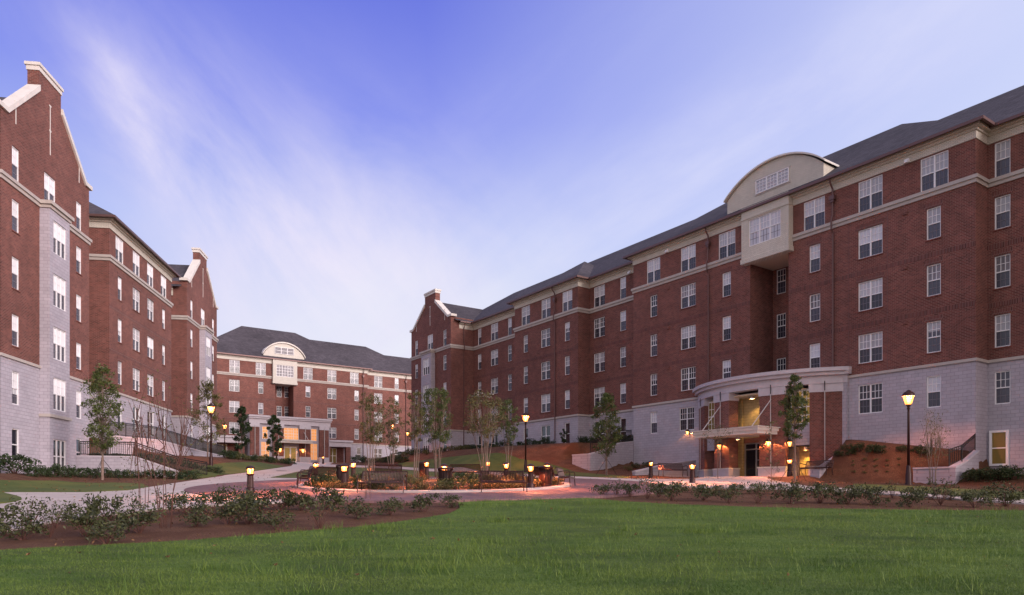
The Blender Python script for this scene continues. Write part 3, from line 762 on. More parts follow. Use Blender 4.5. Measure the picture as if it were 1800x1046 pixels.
# roofs
zE = B + 12.72
hip(RB, -14.6, sG1 + .5, OR + .6, 8.1, zE, h0=True, h1=True)
hip(RB, sA0 - .6, sA1 + .6, .6, 8.5, zE - .01)
hip(RB, sB1 - .6, sC1 + .6, .6, 8.5 if (sC1 - sB1) > 16 else (sC1 - sB1 + 1.2) / 2, zE - .01)
b = RB.m('roof'); gc = (sG0 + sG1) / 2; gz = 23.2
b.quad((sG0 - .5, oG - .46, zE), (gc, oG - .46, gz), (gc, -10, gz), (sG0 - .5, -10, zE)); b.quad((gc, oG - .46, gz), (sG1 + .5, oG - .46, zE), (sG1 + .5, -10, zE), (gc, -10, gz))
# arched dormer
dm = MB(); d0, d1 = AX - 4.05, AX + 3.5; dc = (d0 + d1) / 2
zb_, zs, za = zE + .05, zE + 1.25, zE + 2.85
hw = (d1 - d0) / 2; rr = (hw * hw + (za - zs) ** 2) / (2 * (za - zs))
arc = [(dc + hw * math.cos(math.pi * i / 24) * 1.0, 0) for i in range(25)]
arc = [(x, zs + math.sqrt(max(rr * rr - (x - dc) ** 2, 0)) - (rr - (za - zs))) for x, _ in arc]
prof = [(d0, zb_)] + [(d0, zs)] + arc[::-1][1:-1] + [(d1, zs), (d1, zb_)]
dm.extr([(x, .02, z) for x, z in prof], (0, -6, 0))
dm.build('dormer', M['cream_brick'], RB.root)
dr = MB()
for i in range(24):
    (xa, z1_), (xb, z2_) = arc[i], arc[i + 1]
    dr.extr([(xa * 1.0 + (xa - dc) * .05, .22, z1_ + .01), (xb + (xb - dc) * .05, .22, z2_ + .01), (xb + (xb - dc) * .05, .22, z2_ + .12), (xa + (xa - dc) * .05, .22, z1_ + .12)], (0, -6.2, 0))
dr.build('dormer_roof', M['coping'], RB.root)
w_ = RB.window(dc, .15, zE + .95, 2.6, .95, 3, 'fixed'); w_.children[0].data = w_.children[0].data.copy(); w_.children[0].data.materials[0] = M['blind']
q = MB(); q.box(dc - 1.4, dc + 1.4, .0, .05, zE + .85, zE + .95); q.box(dc - 1.4, dc + 1.4, .0, .05, zE + 1.9, zE + 2.0); q.build('dormer_sill', M['cast'], RB.root)
for px, o_ in ((1466, 0), (1247, 0), (977, 0)): downpipe(RB, f.s(px, o_), o_, zE - .15, 5, B + 9.8)
b = MB(); s_ = sG0
pts = [(s_ - .45, .0, zE - .2), (s_ - .12, .0, zE - .8), (s_ - .12, .0, B + 10.4), (s_ - .28, .0, B + 10.1), (s_ - .28, .0, B + 9.4), (s_ - .1, .0, B + 9.1), (s_ - .1, .0, 4.5)]
b.tube(pts, .055, 6); b.build('downpipe', M['gutter'], RB.root)
# lit half-basement window near the right edge of the picture, tucked in the set-back front
wx = c(1757, OR)
q = MB(); q.box(wx - .42, wx + .42, OR - .02, OR + .03, 1.42, 3.32)
RB.window(wx, OR + .16, 1.48, .78, 1.8, 1, 'plain', glow='dim_win')
q = MB()
for xa, xb, za_, zb2 in ((wx - .46, wx - .39, 1.42, 3.34), (wx + .39, wx + .46, 1.42, 3.34), (wx - .39, wx + .39, 3.28, 3.34), (wx - .39, wx + .39, 1.42, 1.48)): q.box(xa, xb, OR - .02, OR + .12, za_, zb2)
q.build('window_casing', M['white'], RB.root)

for px, py in ((1595, 283), (1173, 443), (1107, 458)):
    s_ = f.s(px) if False else FR.s(px, .1); o_ = .1 if px > 1113 else OR + .1; s_ = FR.s(px, o_)
    q = MB(); q.box(s_ - .13, s_ + .13, o_ - .05, o_ + .12, 19.0, 19.2); q.box(s_ - .09, s_ + .09, o_ + .12, o_ + .2, 18.98, 19.12); q.build('floodlight', M['white'], RB.root)
for px in (1592, 1175):
    for z in (B + 2.75, B + 5.95, B + 9.1):
        s_ = FR.s(px); q = MB(); q.box(s_ - .13, s_ + .13, -.02, .04, z - .13, z + .13); q.box(s_ - .09, s_ + .09, .04, .07, z - .09, z + .05); q.build('wall_vent', M['brick'], RB.root)
for s_ in (FR.s(1492), FR.s(1192), FR.s(1560, 0)):
    q = MB(); q.box(s_ - .012, s_ + .012, -.05, .006, B + .2, B + 9.5); q.build('expansion_joint', M['gutter'], RB.root)
# ---- portico of the right-hand building
g0 = .95; PH = 5.9; SG = 2.45; PRd = (PH * PH + SG * SG) / (2 * SG); pc = 13.15
def of(s_, d=0): return math.sqrt(max((PRd + d) ** 2 - (s_ - pc) ** 2, 0)) - (PRd - SG)
def arcslab(b, z0, z1, d, sa=pc - PH, sb=pc + PH, inner=None, n=28, close=True):
    t0 = math.asin((sa - pc) / PRd); t1 = math.asin((sb - pc) / PRd); r = PRd + d
    pts = []
    for i in range(n + 1):
        t = t0 + (t1 - t0) * i / n
        pts.append((pc + r * math.sin(t), r * math.cos(t) - (PRd - SG)))
    if inner is None: inn = [(pts[-1][0], -.001 if pts[-1][1] > 0 else pts[-1][1]), (pts[0][0], -.001)]; poly = pts + [(pts[-1][0], .0), (pts[0][0], .0)]
    else:
        poly = pts + [(pc + (PRd + inner) * math.sin(t0 + (t1 - t0) * i / n), (PRd + inner) * math.cos(t0 + (t1 - t0) * i / n) - (PRd - SG)) for i in range(n, -1, -1)]
    if inner is None:
        b.extr([(x, max(y, .0), z0) for x, y in poly[::-1]], (0, 0, z1 - z0))
    else:
        m_ = n + 1
        for i in range(n):
            o0, o1, i1, i0 = poly[i], poly[i + 1], poly[2 * m_ - 2 - i], poly[2 * m_ - 1 - i]
            P = lambda q_, z: (q_[0], q_[1], z)
            b.quad(P(o0, z0), P(o1, z0), P(o1, z1), P(o0, z1)); b.quad(P(i1, z0), P(i0, z0), P(i0, z1), P(i1, z1)); b.quad(P(o0, z1), P(o1, z1), P(i1, z1), P(i0, z1)); b.quad(P(i0, z0), P(i1, z0), P(o1, z0), P(o0, z0))
        for k in (0, n):
            o0, i0 = poly[k], poly[2 * m_ - 1 - k]
            b.quad((o0[0], o0[1], z0), (o0[0], o0[1], z1), (i0[0], i0[1], z1), (i0[0], i0[1], z0))
en = MB()
arcslab(en, 7.52, 7.75, .45); arcslab(en, 7.30, 7.52, .28)
arcslab(en, 6.80, 7.30, .06, inner=-.75)
q = MB(); 
sg_ = []
en.box(pc - PH - .12, pc - PH + .25, -.001, .22, 6.8, 7.299); en.box(pc - PH - .3, pc - PH + .2, -.001, .36, 7.305, 7.745)
en.build('entablature', M['caststone_pale'], RB.root)
q = MB(); arcslab(q, 6.52, 6.60, -.4, n=20); q.build('portico_ceiling', M['ceiling'], RB.root)
q = MB(); q.box(pc - PH - .1, pc - PH + .3, -.001, .18, g0 - .5, 6.8); q.build('stone_pilaster', M['stone'], RB.root)
piers = [(7.4, 8.95), (10.3, 11.9), (14.35, 15.9), (17.35, 18.85)]
for a, d in piers:
    def pier(name, mat, z0, z1, p, dep=.85):
        b = MB(); ta, td = math.asin((a - pc) / PRd), math.asin((d - pc) / PRd)
        pr = lambda t, r_: (pc + (PRd + r_) * math.sin(t), (PRd + r_) * math.cos(t) - (PRd - SG))
        e = p / PRd
        p1, p2, p3, p4 = pr(ta - e, p), pr(td + e, p), pr(td + e, -dep - p), pr(ta - e, -dep - p)
        b.extr([(x, y, z0) for x, y in (p4, p3, p2, p1)], (0, 0, z1 - z0)); return b.build(name, mat, RB.root)
    pier('portico_pier', M['brick'], g0 + .7, 6.28, 0); pier('pier_base', M['caststone_pale'], g0 - .4, g0 + .62, .07); pier('pier_base', M['coping'], g0 + .62, g0 + .70, .11)
    pier('pier_capital', M['caststone_pale'], 6.28, 6.80, .05)
    m_ = (a + d) / 2; b = MB(); yy = of(m_) + .09
    b.tube([(m_, yy, g0 + .7), (m_, yy, 6.35)], .028, 6, 0); b.tube([(m_, yy, 6.35), (m_, yy, 6.95)], .028, 6, 1); b.build('slender_pole', [M['pipe'], M['black']], RB.root)
# inner walls and openings
yw = M['lamplit_wall']
q = MB(); q.box(11.75, 14.4, .55, .7, 3.75, 6.52); q.build('vestibule_wall', yw, RB.root)
q = MB(); q.box(14.4, 16.4, .30, .9, g0, 6.52); q.build('vestibule_wall', yw, RB.root)
q = MB(); q.box(11.2, 11.75, .30, .9, g0, 6.52); q.build('vestibule_wall', M['brick'], RB.root)
q = MB(); q.box(11.75, 12.45, .5, .68, g0, 3.4); q.box(11.75, 14.4, .5, .68, 3.4, 3.75); q.build('brick_panel', M['brick'], RB.root)
# entrance door
dr_ = MB()
for x in (12.48, 13.40, 14.32): dr_.box(x - .05, x + .05, .58, .66, g0 + .02, 3.38)
for z in (g0 + .05, 3.35, 2.95): dr_.box(12.53, 14.27, .585, .655, z - .04, z + .04)
for z in (1.6, 2.2): dr_.box(12.53, 13.35, .59, .65, z - .02, z + .02)
d_ = dr_.build('door', M['alu'], RB.root)
q = MB(); q.box(12.5, 14.3, .60, .62, g0, 3.4); q.build('glass', M['glass'], d_)
# spandrels and windows in the narrow side openings
for (a, d, lit) in ((8.95, 10.3, 1), (15.9, 17.35, 0)):
    mid = (a + d) / 2; yo = of(mid) - .55
    q = MB(); q.box(a - .25, d + .25, yo - .2, yo, 3.0, 4.35); q.build('stone_spandrel', M['stone'], RB.root)
    q = MB(); q.box(a - .1, d + .1, .05, .2, g0, 3.0); q.build('vestibule_wall', yw, RB.root)
    RB.window(mid, yo, 4.37, d - a + .3, 2.15, 2, 'lit', glow='door_win' if lit else 'dim_win')
# floor of the portico
q = MB(); arcslab(q, g0 - .3, g0 + .06, .35); q.build('portico_floor', M['concrete'], RB.root)
# marquee with tie rods
q = MB(); q.box(10.75, 15.85, 1.6, 4.1, 3.72, 3.92); q.box(10.65, 15.95, 1.6, 4.2, 3.92, 4.12); q.box(10.55, 16.05, 1.6, 4.3, 4.12, 4.18); q.build('marquee', M['coping'], RB.root)
for x in (11.08, 15.08):
    b = MB(); b.tube([(x, of(x) + .08, 6.0), (x + .15, 4.05, 4.16)], .03, 6); b.build('tie_rod', M['pipe'], RB.root)
RB.finish({**NAMES, 'cream_box': ('cream_box', M['cream_brick']), 'bay': ('bay', M['stone'])})

# ================================================================== left-hand building
BL = 7.39
LB = Bld('brick_building', FL, 'red brick building with two chimney gables and stone bays along the left edge', 'building')
f = FL; c = lambda px, o=0: FL.s(px, o)
LB.bright = True
gable(LB, 3.3, 13.9, 0, 6, BL, 1.0, 21.05, 24.2, 25.5, True, [(BL - 2.5, BL - .65), (1.75, 3.55)])
LB.side('stone_base', 13.9, .0, -14, -1, BL); LB.side('brick_wall', 13.9, .0, -14, BL, 20.7)
cw = [(c(211), 1), (c(240), 2), (c(265), 2), (c(288), 1)]
lk = dict(kind='plain', hb=BL - 2.6)
block(LB, -13.5, 0, 0, 5.5, BL, 4.1, cw, [(c(210.5), 2), (c(240), 2), (c(264.5), 2), (c(288), 2)], [(x, l, lk) for x, l in cw], sill=False)
# connectors
for a, d in ((0.0, 3.3), (-18.1, -13.5)):
    LB.panel('brick_wall', a, d, BL, BL + 12.7, -5.4); LB.panel('stone_base', a, d, 0, BL, -5.4)
gable(LB, -28.9, -18.1, 0, 5.5, BL, 3.5, 21.05, 24.2, 25.4, True, [(BL - 2.5, BL - .65)])
LB.m('cornice').box(-18.1 + .002, -18.1 + .05, -5.4, -1.3, BL + 11.93, BL + 12.6); LB.m('cornice').box(-18.1 + .002, -18.1 + .3, -5.4, -1.3, BL + 12.45, BL + 12.62)
LB.m('gutter').box(-18.1 + .4, -18.1 + .54, -5.4, -1.2, BL + 12.56, BL + 12.72)
LB.side('brick_wall', -28.9, 0, -14, 1, 20.7)
LB.m('brick_wall').quad((-28.9, -14, 0), (13.9, -14, 0), (13.9, -14, 20), (-28.9, -14, 20))
zE = BL + 12.72
hip(LB, -14.1, .6, .6, 7.3, zE)
hip(LB, -29.3, 14.3, -4.2, 5.2, zE - .02)
b = LB.m('roof')
for a, d in ((3.3, 13.9), (-28.9, -18.1)):
    gc = (a + d) / 2; gz = 24.0
    b.quad((a - .5, -.46, zE), (gc, -.46, gz), (gc, -12, gz), (a - .5, -12, zE)); b.quad((gc, -.46, gz), (d + .5, -.46, zE), (d + .5, -12, zE), (gc, -12, gz))
LB.finish({**NAMES, 'bay': ('bay', M['stone'])})

# ================================================================== far building
BF = 8.0
FB = Bld('brick_building', FF, 'distant brick building with grey hipped roof and arched dormer closing the courtyard', 'building')
f = FF; c = lambda px, o=0: FF.s(px, o)
AXF = c(501)
FB.style = [None, None, 'blindC', 'blind', None, 'blindC']
sF0, sF1 = c(646), c(340)
ra = (c(516), c(484))
cF = [(c(627), 1), (c(583.5), 2), (c(541.5), 1), (c(458.5), 1), (c(412), 2), (c(372), 2)]
tF = [(c(623), 2), (c(583.5), 2), (c(541.5), 2), (c(458.5), 2), (c(412.5), 2), (c(372), 2)]
bF = []
block(FB, sF0, sF1, 0, 1.2, BF, 4.4, cF, tF, [(c(627) - .4, 1, dict(kind='plain', hb=5.2))], skip=[ra])
for s_ in ra: FB.side('brick_wall', s_, 0, -2.4, 7, BF + 9.6)
rh = [(c(504.5, -2.4) - .4, c(504.5, -2.4) + .4, r[0], r[1]) for r in rows(BF)[0]]
for q in rh: FB.window((q[0] + q[1]) / 2, -2.4, q[2], .8, q[3] - q[2], 1, 'dark')
rh2 = [(c(491, -2.4) - .4, c(491, -2.4) + .4, r[0], r[1]) for r in rows(BF)[0]]
for q in rh2: FB.window((q[0] + q[1]) / 2, -2.4, q[2], .8, q[3] - q[2], 1, 'dark')
FB.panel('brick_wall', ra[0], ra[1], 7, BF + 9.6, -2.4, rh + rh2)
bx = (c(522.5, .5), c(480, .5)); wx0, wx1 = c(516.5, .5), c(486, .5)
FB.panel('cream_box', bx[0], bx[1], 17.0, 20.75, .5, [(wx0, wx1, 18.0, 19.8)])
for s_ in bx: FB.side('cream_box', s_, .5, -.3, 17, 20.5)
w_ = FB.window((wx0 + wx1) / 2, .5, 18.0, wx1 - wx0, 1.8, 3, 'far'); w_.children[0].data = w_.children[0].data.copy(); w_.children[0].data.materials[0] = M['curtain']
q = MB(); q.box(bx[0], bx[1], -2.42, .49, 16.9, 17.0); q.build('box_soffit', M['ceiling'], FB.root)
FB.m('cream_box').box(bx[0] - .05, bx[1] + .05, -.02, .56, 16.86, 17.2)
sH = c(722, -1.2) - 3
block(FB, sH, sF0, -1.2, 1.2, BF, 4.4, [(c(697.5, -1.2), 1), (c(665, -1.2), 2)], ends=(0, 0), base_cols=[(c(696.5, -1.2), 1, dict(kind='plain', hb=5.6)), (c(664.5, -1.2), 2, dict(kind='plain', hb=5.6))])
FB.side('brick_wall', sH, -1.2, -20, 3, BF + 12.7)
zE = BF + 12.72
hip(FB, sF0 - .6, sF1 + .6, .6, 9.8, zE)
hip(FB, sH - .6, sF1, -.6, 8.6, zE - .02)
hip(FB, sH - 16, sF0 + 6, -1.6, 7.2, zE - .3)
d0, d1 = c(535, .02), c(463, .02); dc = (d0 + d1) / 2
zs, za = zE + .55, zE + 2.55; hw = (d1 - d0) / 2; rr = (hw * hw + (za - zs) ** 2) / (2 * (za - zs))
arc = [dc + hw * math.cos(math.pi * i / 20) for i in range(21)]
arc = [(x, zs + math.sqrt(max(rr * rr - (x - dc) ** 2, 0)) - (rr - (za - zs))) for x in arc]
dm = MB(); dm.extr([(x, .02, z) for x, z in [(d0, zE + .05)] + arc[::-1] + [(d1, zE + .05)]], (0, -5, 0)); dm.build('dormer', M['cream'], FB.root)
dr = MB()
for i in range(20):
    (xa, z1_), (xb, z2_) = arc[i], arc[i + 1]
    dr.extr([(xa + (xa - dc) * .04, .25, z1_ + .01), (xb + (xb - dc) * .04, .25, z2_ + .01), (xb + (xb - dc) * .04, .25, z2_ + .22), (xa + (xa - dc) * .04, .25, z1_ + .22)], (0, -5.2, 0))
dr.build('dormer_roof', M['coping'], FB.root)
w_ = FB.window(dc, .15, zE + .85, 3.0, 1.05, 3, 'plain'); w_.children[0].data = w_.children[0].data.copy(); w_.children[0].data.materials[0] = M['curtain']
for px, o_ in ((638, 0), (713, -1.2)): downpipe(FB, c(px, o_), o_, zE - .15, 5, BF + 9.8)
# two-storey portico
po = 3.0; gF = 4.55
P_ = lambda px: c(px, po)
q = MB()
q.box(P_(583), P_(436), 0, po + .35, 11.25, 11.5); q.box(P_(582), P_(437.5), 0, po + .2, 11.0, 11.25); q.box(P_(581), P_(438), 0, po, 10.3, 11.0)
q.build('entablature', M['caststone_pale'], FB.root)
for a, d in ((578, 562), (546, 527), (499, 480), (456, 440)):
    x0, x1 = P_(a), P_(d); q = MB(); q.box(x0, x1, po - .5, po - .02, gF + .9, 9.75); q.build('portico_pier', M['brick'], FB.root)
    q = MB(); q.box(x0 - .05, x1 + .05, po - .55, po + .05, 9.75, 10.3); q.build('pier_capital', M['caststone_pale'], FB.root)
    q = MB(); q.box(x0 - .05, x1 + .05, po - .55, po + .05, gF - .5, gF + .9); q.build('pier_base', M['caststone_pale'], FB.root)
    xm = (x0 + x1) / 2; b = MB(); b.tube([(xm, po + .08, gF + .9), (xm, po + .08, 10.0)], .05, 6); b.build('slender_pole', M['pipe'], FB.root)
io = po - .35; I_ = lambda px: c(px, io)
xa, xb = I_(579), I_(438)
wins = [(497, 525, 8.05, 9.9, 3), (547, 557, 8.0, 9.9, 1), (461, 471, 8.0, 9.9, 1), (545, 558, 5.0, 7.6, 2), (459, 474, 5.0, 7.6, 2)]
hl = []
for a, d, z0, z1, lg in wins:
    x0, x1 = I_(d), I_(a); hl.append((x0, x1, z0, z1)); FB.window((x0 + x1) / 2, io, z0, x1 - x0, z1 - z0, lg, 'lit', glow='amber_win')
x0, x1 = I_(522), I_(499); hl.append((x0, x1, gF, 7.0))
FB.panel('portico_wall', xa, xb, gF - .5, 10.6, io, hl)
for s_ in (xa, xb): FB.side('portico_wall', s_, io, 0, gF - .5, 10.6)
dr_ = MB(); xm = (x0 + x1) / 2
for x in (x0 + .06, xm, x1 - .06): dr_.box(x - .1, x + .1, io - .12, io - .04, gF, 6.98)
for z in (gF + .1, 6.88): dr_.box(x0 + .16, x1 - .16, io - .115, io - .045, z - .09, z + .09)
d_ = dr_.build('door', M['white'], FB.root); q = MB(); q.box(x0, x1, io - .1, io - .08, gF, 7.0); q.build('glass', M['door_win'], d_)
q = MB(); q.box(P_(543), P_(488), po - .3, po + 1.6, 7.45, 7.75); q.box(P_(544), P_(487), po - .3, po + 1.75, 7.75, 7.95); q.build('marquee', M['coping'], FB.root)
for a in (534, 494):
    b = MB(); b.tube([(P_(a), po + .08, 9.3), (P_(a) - .2, po + 1.5, 7.95)], .04, 6); b.build('tie_rod', M['pipe'], FB.root)
# low side porches
for a, d in ((624, 579), (437, 375)):
    x0, x1 = P_(a), P_(d); q = MB(); q.box(x0, x1, 0, po - .7, 8.05, 8.35); q.box(x0 + .2, x1, 0, po - .9, 7.3, 8.05); q.build('side_porch_roof', M['caststone_pale'], FB.root)
    for xx in ((x0 + .3, x1 - .6) if a == 624 else (x0 + .3, x1 - .6)):
        q = MB(); q.box(xx, xx + .8, po - 1.7, po - 1.0, gF - .5, 7.3); q.build('porch_pier', M['brick'], FB.root)
    q = MB(); q.box(x0 + .8, x1 - .2, .05, .3, gF - .5, 7.3); q.build('porch_wall', M['brick'], FB.root)
    xm = (x0 + x1) / 2
    FB.window(xm + .6, .45, gF + .1, 1.3, 2.5, 2, 'plain', glow='dim_win')
FB.finish({**NAMES, 'cream_box': ('cream_box', M['cream']), 'cornice': ('cornice', M['cream']), 'portico_wall': ('portico_wall', M['stone'])})

# ------------------------------------------------------------------ sconces
def lamp_light(parent, loc, power, col=(1, .36, .11), r=.1):
    l = bpy.data.lights.new('bulb', 'POINT'); l.energy = power; l.color = col; l.shadow_soft_size = r
    o = bpy.data.objects.new('bulb', l); C.objects.link(o); o.parent = parent; o.location = loc; return o
def sconce(fac, s_, o, z, power, k=1.0, label=''):
    t = empty('wall_lantern', fac.w(s_, o, z), fac.rz); tag(t, label, 'wall lamp', 'lanterns on the entrance piers')
    b = MB(); b.box(-.05 * k, .05 * k, 0, .04, -.12 * k, .2 * k); b.tube([(0, .02, .1 * k), (0, .12 * k, .24 * k), (0, .18 * k, .2 * k)], .015 * k, 5); b.build('bracket', M['black'], t)
    b = MB(); b.lathe([(.03 * k, -.16 * k), (.075 * k, -.12 * k), (.11 * k, .08 * k), (.1 * k, .1 * k)], (0, .18 * k, 0), 8); b.build('lantern_glass', M['lamp_glow'], t)
    b = MB(); b.lathe([(.02 * k, -.1 * k), (.05 * k, -.04 * k), (.05 * k, .04 * k), (.02 * k, .08 * k)], (0, .18 * k, 0), 8); b.build('lamp_bulb', M['bulb'], t)
    b = MB(); b.lathe([(.14 * k, .09 * k), (.14 * k, .18 * k), (.03 * k, .26 * k)], (0, .18 * k, 0), 8, c0=False); b.build('lantern_cap', M['black'], t)
    lamp_light(t, (0, .18 * k, .155 * k), power * 11, r=.02)
sconce(FR, 11.15, of(11.15) + .02, 3.15, 60, 1.25, 'lantern right of the entrance door on the curved portico pier')
sconce(FR, 15.1, of(15.1) + .02, 3.15, 60, 1.25, 'lantern left of the entrance door under the white marquee')
sconce(FR, 10.05, of(10.2) - .35, 3.1, 24, 1.2, 'lantern on the inner side of a portico pier near the yellow wall')
sconce(FR, 19.9, .1, 4.55, 16, 1.0, 'small lamp fixed to the stone wall beside a double window')
sconce(FF, c(531, 3.05), 3.05, 6.4, 40, 2.2, 'lantern right of the distant lit double doors')
sconce(FF, c(491, 3.05), 3.05, 6.4, 40, 2.2, 'lantern left of the distant lit double doors')
# light inside the vestibule
def inner_light(fac, s_, o, z, p, col=(1, .66, .22)):
    t = empty('ceiling_lamp', fac.w(s_, o, z), fac.rz)
    b = MB(); b.lathe([(.16, -.16), (.15, .04), (.03, .06)], (0, 0, 0), 12, c0=False); b.build('lamp_shade', M['alu'], t)
    lamp_light(t, (0, 0, -.02), p * 2.0, col, .03); return t
tag(inner_light(FR, 13.1, 1.5, 6.46, 55, (1, .60, .18)), 'round ceiling lamp in the upper part of the entrance porch', 'ceiling lamp', 'ceiling lamps in the porch')
tag(inner_light(FR, 9.5, .8, 2.85, 110, (1, .55, .10)), 'ceiling lamp over the yellow side passage of the porch', 'ceiling lamp', 'ceiling lamps in the porch')
tag(inner_light(FR, 13.4, 2.6, 3.69, 26, (1, .6, .25)), 'ceiling lamp under the white marquee', 'ceiling lamp', 'ceiling lamps in the porch')

# ------------------------------------------------------------------ retaining walls and railings
def wall_line(name, pts, th, label, cat='retaining wall', cap=.09, mat='stone'):
    """pts: world (x, y, z_bottom, z_top) along the wall's centre line"""
    t = empty(name, (pts[0][0], pts[0][1], pts[0][2])); tag(t, label, cat)
    O = pts[0]
    b = MB(); k = MB(); n = len(pts)
    nr = []
    for i in range(n):
        a = pts[max(i - 1, 0)]; d = pts[min(i + 1, n - 1)]; L = math.hypot(d[0] - a[0], d[1] - a[1]); nr.append((-(d[1] - a[1]) / L, (d[0] - a[0]) / L))
    def ring(i, w_, z): 
        p = pts[i]; return [(p[0] - O[0] + nr[i][0] * w_, p[1] - O[1] + nr[i][1] * w_, z - O[2]), (p[0] - O[0] - nr[i][0] * w_, p[1] - O[1] - nr[i][1] * w_, z - O[2])]
    def run(b, w_, zlo, zhi):
        for i in range(n - 1):
            lo0, lo1, hi0, hi1 = ring(i, w_, zlo(i)), ring(i + 1, w_, zlo(i + 1)), ring(i, w_, zhi(i)), ring(i + 1, w_, zhi(i + 1))
            b.quad(lo0[0], lo1[0], hi1[0], hi0[0]); b.quad(lo1[1], lo0[1], hi0[1], hi1[1]); b.quad(hi0[0], hi1[0], hi1[1], hi0[1]); b.quad(lo0[1], lo1[1], lo1[0], lo0[0])
            if i == 0: b.quad(lo0[1], lo0[0], hi0[0], hi0[1])
            if i == n - 2: b.quad(lo1[0], lo1[1], hi1[1], hi1[0])
    run(b, th / 2, lambda i: pts[i][2], lambda i: pts[i][3] - cap); run(k, th / 2 + .04, lambda i: pts[i][3] - cap + .001, lambda i: pts[i][3])
    b.build('stone_wall', M[mat], t); k.build('coping', M['caststone_pale'], t); return t
def railing(pts, label, hgt=1.0, gap=.13, mat='black'):
    """pts: world (x, y, z) of the foot of the railing"""
    t = empty('railing', pts[0]); tag(t, label, 'railing', 'black metal railings')
    O = Vector(pts[0]); P3 = [Vector(p) - O for p in pts]; up = Vector((0, 0, 1))
    b = MB()
    for i in range(len(P3) - 1):
        for z, r in ((hgt, .036), (hgt - .12, .022), (.1, .022)): b.tube([P3[i] + up * z, P3[i + 1] + up * z], r, 5)
    b.build('handrail', M[mat], t)
    b = MB()
    for i in range(len(P3) - 1):
        d = P3[i + 1] - P3[i]; k = max(1, int(d.length / gap))
        for j in range(k):
            p = P3[i] + d * (j + .5) / k; b.tube([p + up * .1, p + up * (hgt - .02)], .021, 4, cap=False)
    b.build('balusters', M[mat], t)
    for i in range(len(P3) - 1):
        d = P3[i + 1] - P3[i]; k = max(1, round(d.length / 2.0))
        for j in range(k + (1 if i == len(P3) - 2 else 0)):
            p = P3[i] + d * j / k; b = MB(); b.tube([p, p + up * (hgt + .04)], .028, 5); b.build('post', M[mat], t)
    return t
def Wp(f, s, o, zb, zt): p = f.w(s, o); return (p[0], p[1], zb, zt)
wall_line('retaining_wall', [Wp(FR, 26.2, .02, .5, 4.28), Wp(FR, 26.2, 1.5, .5, 4.1), Wp(FR, 26.2, 3.6, .5, 3.35), Wp(FR, 26.2, 4.75, .5, 3.1)], .3, 'long stone wall face sloping up behind a staked tree, right of centre')
wall_line('retaining_wall', [Wp(FR, 26.36, 4.62, .5, 3.102), Wp(FR, 28.3, 4.62, .5, 3.1)], .3, 'short pink lit end wall at the foot of the sloping stone wall near the tall lamp')
wall_line('retaining_wall', [Wp(FR, 19.5, .05, .3, 2.45), Wp(FR, 19.5, 3.6, .3, 2.0), Wp(FR, 19.5, 6.3, .3, 1.5)], .3, 'low sloping wall behind the bench left of the curved portico')
wall_line('retaining_wall', [Wp(FR, 6.75, 1.0, .3, 2.5), Wp(FR, 6.75, 3.5, .2, 1.45), Wp(FR, 6.75, 4.2, .2, 1.42)], .6, 'sloping stone cheek wall right of the curved portico')
wall_line('retaining_wall', [Wp(FR, -.02, .02, -.2, 2.25), Wp(FR, -.02, 1.6, -.2, 1.6), Wp(FR, -.02, 2.66, -.2, 1.32)], .3, 'grey stone wall face rising to the building corner right of the near street lamp')
wall_line('retaining_wall', [Wp(FR, .14, 2.51, -.2, 1.322), Wp(FR, 1.95, 2.51, -.2, 1.32)], .3, 'small pink lit stone wall beside the bare sapling on the right')
railing([FR.w(-.02, .1, 2.25), FR.w(-.02, 1.6, 1.6), FR.w(.3, 2.3, 1.36)], 'black railing on the small sloping wall at the right building corner', .85)
railing([FR.w(26.2, .1, 4.25), FR.w(26.2, 1.45, 4.12), FR.w(26.2, 3.6, 3.36), FR.w(26.2, 4.6, 3.12)], 'black railing on top of the long sloping wall behind the staked tree', .95)
# left side
wall_line('retaining_wall', [Wp(FL, 5.1, .02, .6, 2.42), Wp(FL, 5.1, 3.6, .6, 2.40), Wp(FL, 5.1, 6.4, .2, 1.42)], .3, 'low grey stone wall below the black railing by the left gable')
railing([FL.w(5.1, .2, 2.42), FL.w(5.1, 3.6, 2.4), FL.w(5.1, 6.4, 1.42), FL.w(5.1, 8.2, 1.1)], 'lower black railing sloping down from the left gable towards the path', .92)
w2 = [Wp(FL, .35, .1, 1.2, 4.12), Wp(FL, -5.8, 1.3, 1.2, 4.28), Wp(FL, -14, 1.95, 1.5, 3.95), Wp(FL, -22, 2.5, 1.5, 3.75), Wp(FL, -34, 3.6, 2, 4.0)]
wall_line('retaining_wall', w2, .3, 'long pale terrace wall under the upper railing of the left building')
railing([(p[0], p[1], p[3]) for p in w2[:4]], 'long upper black railing along the terrace of the left building', 1.02)

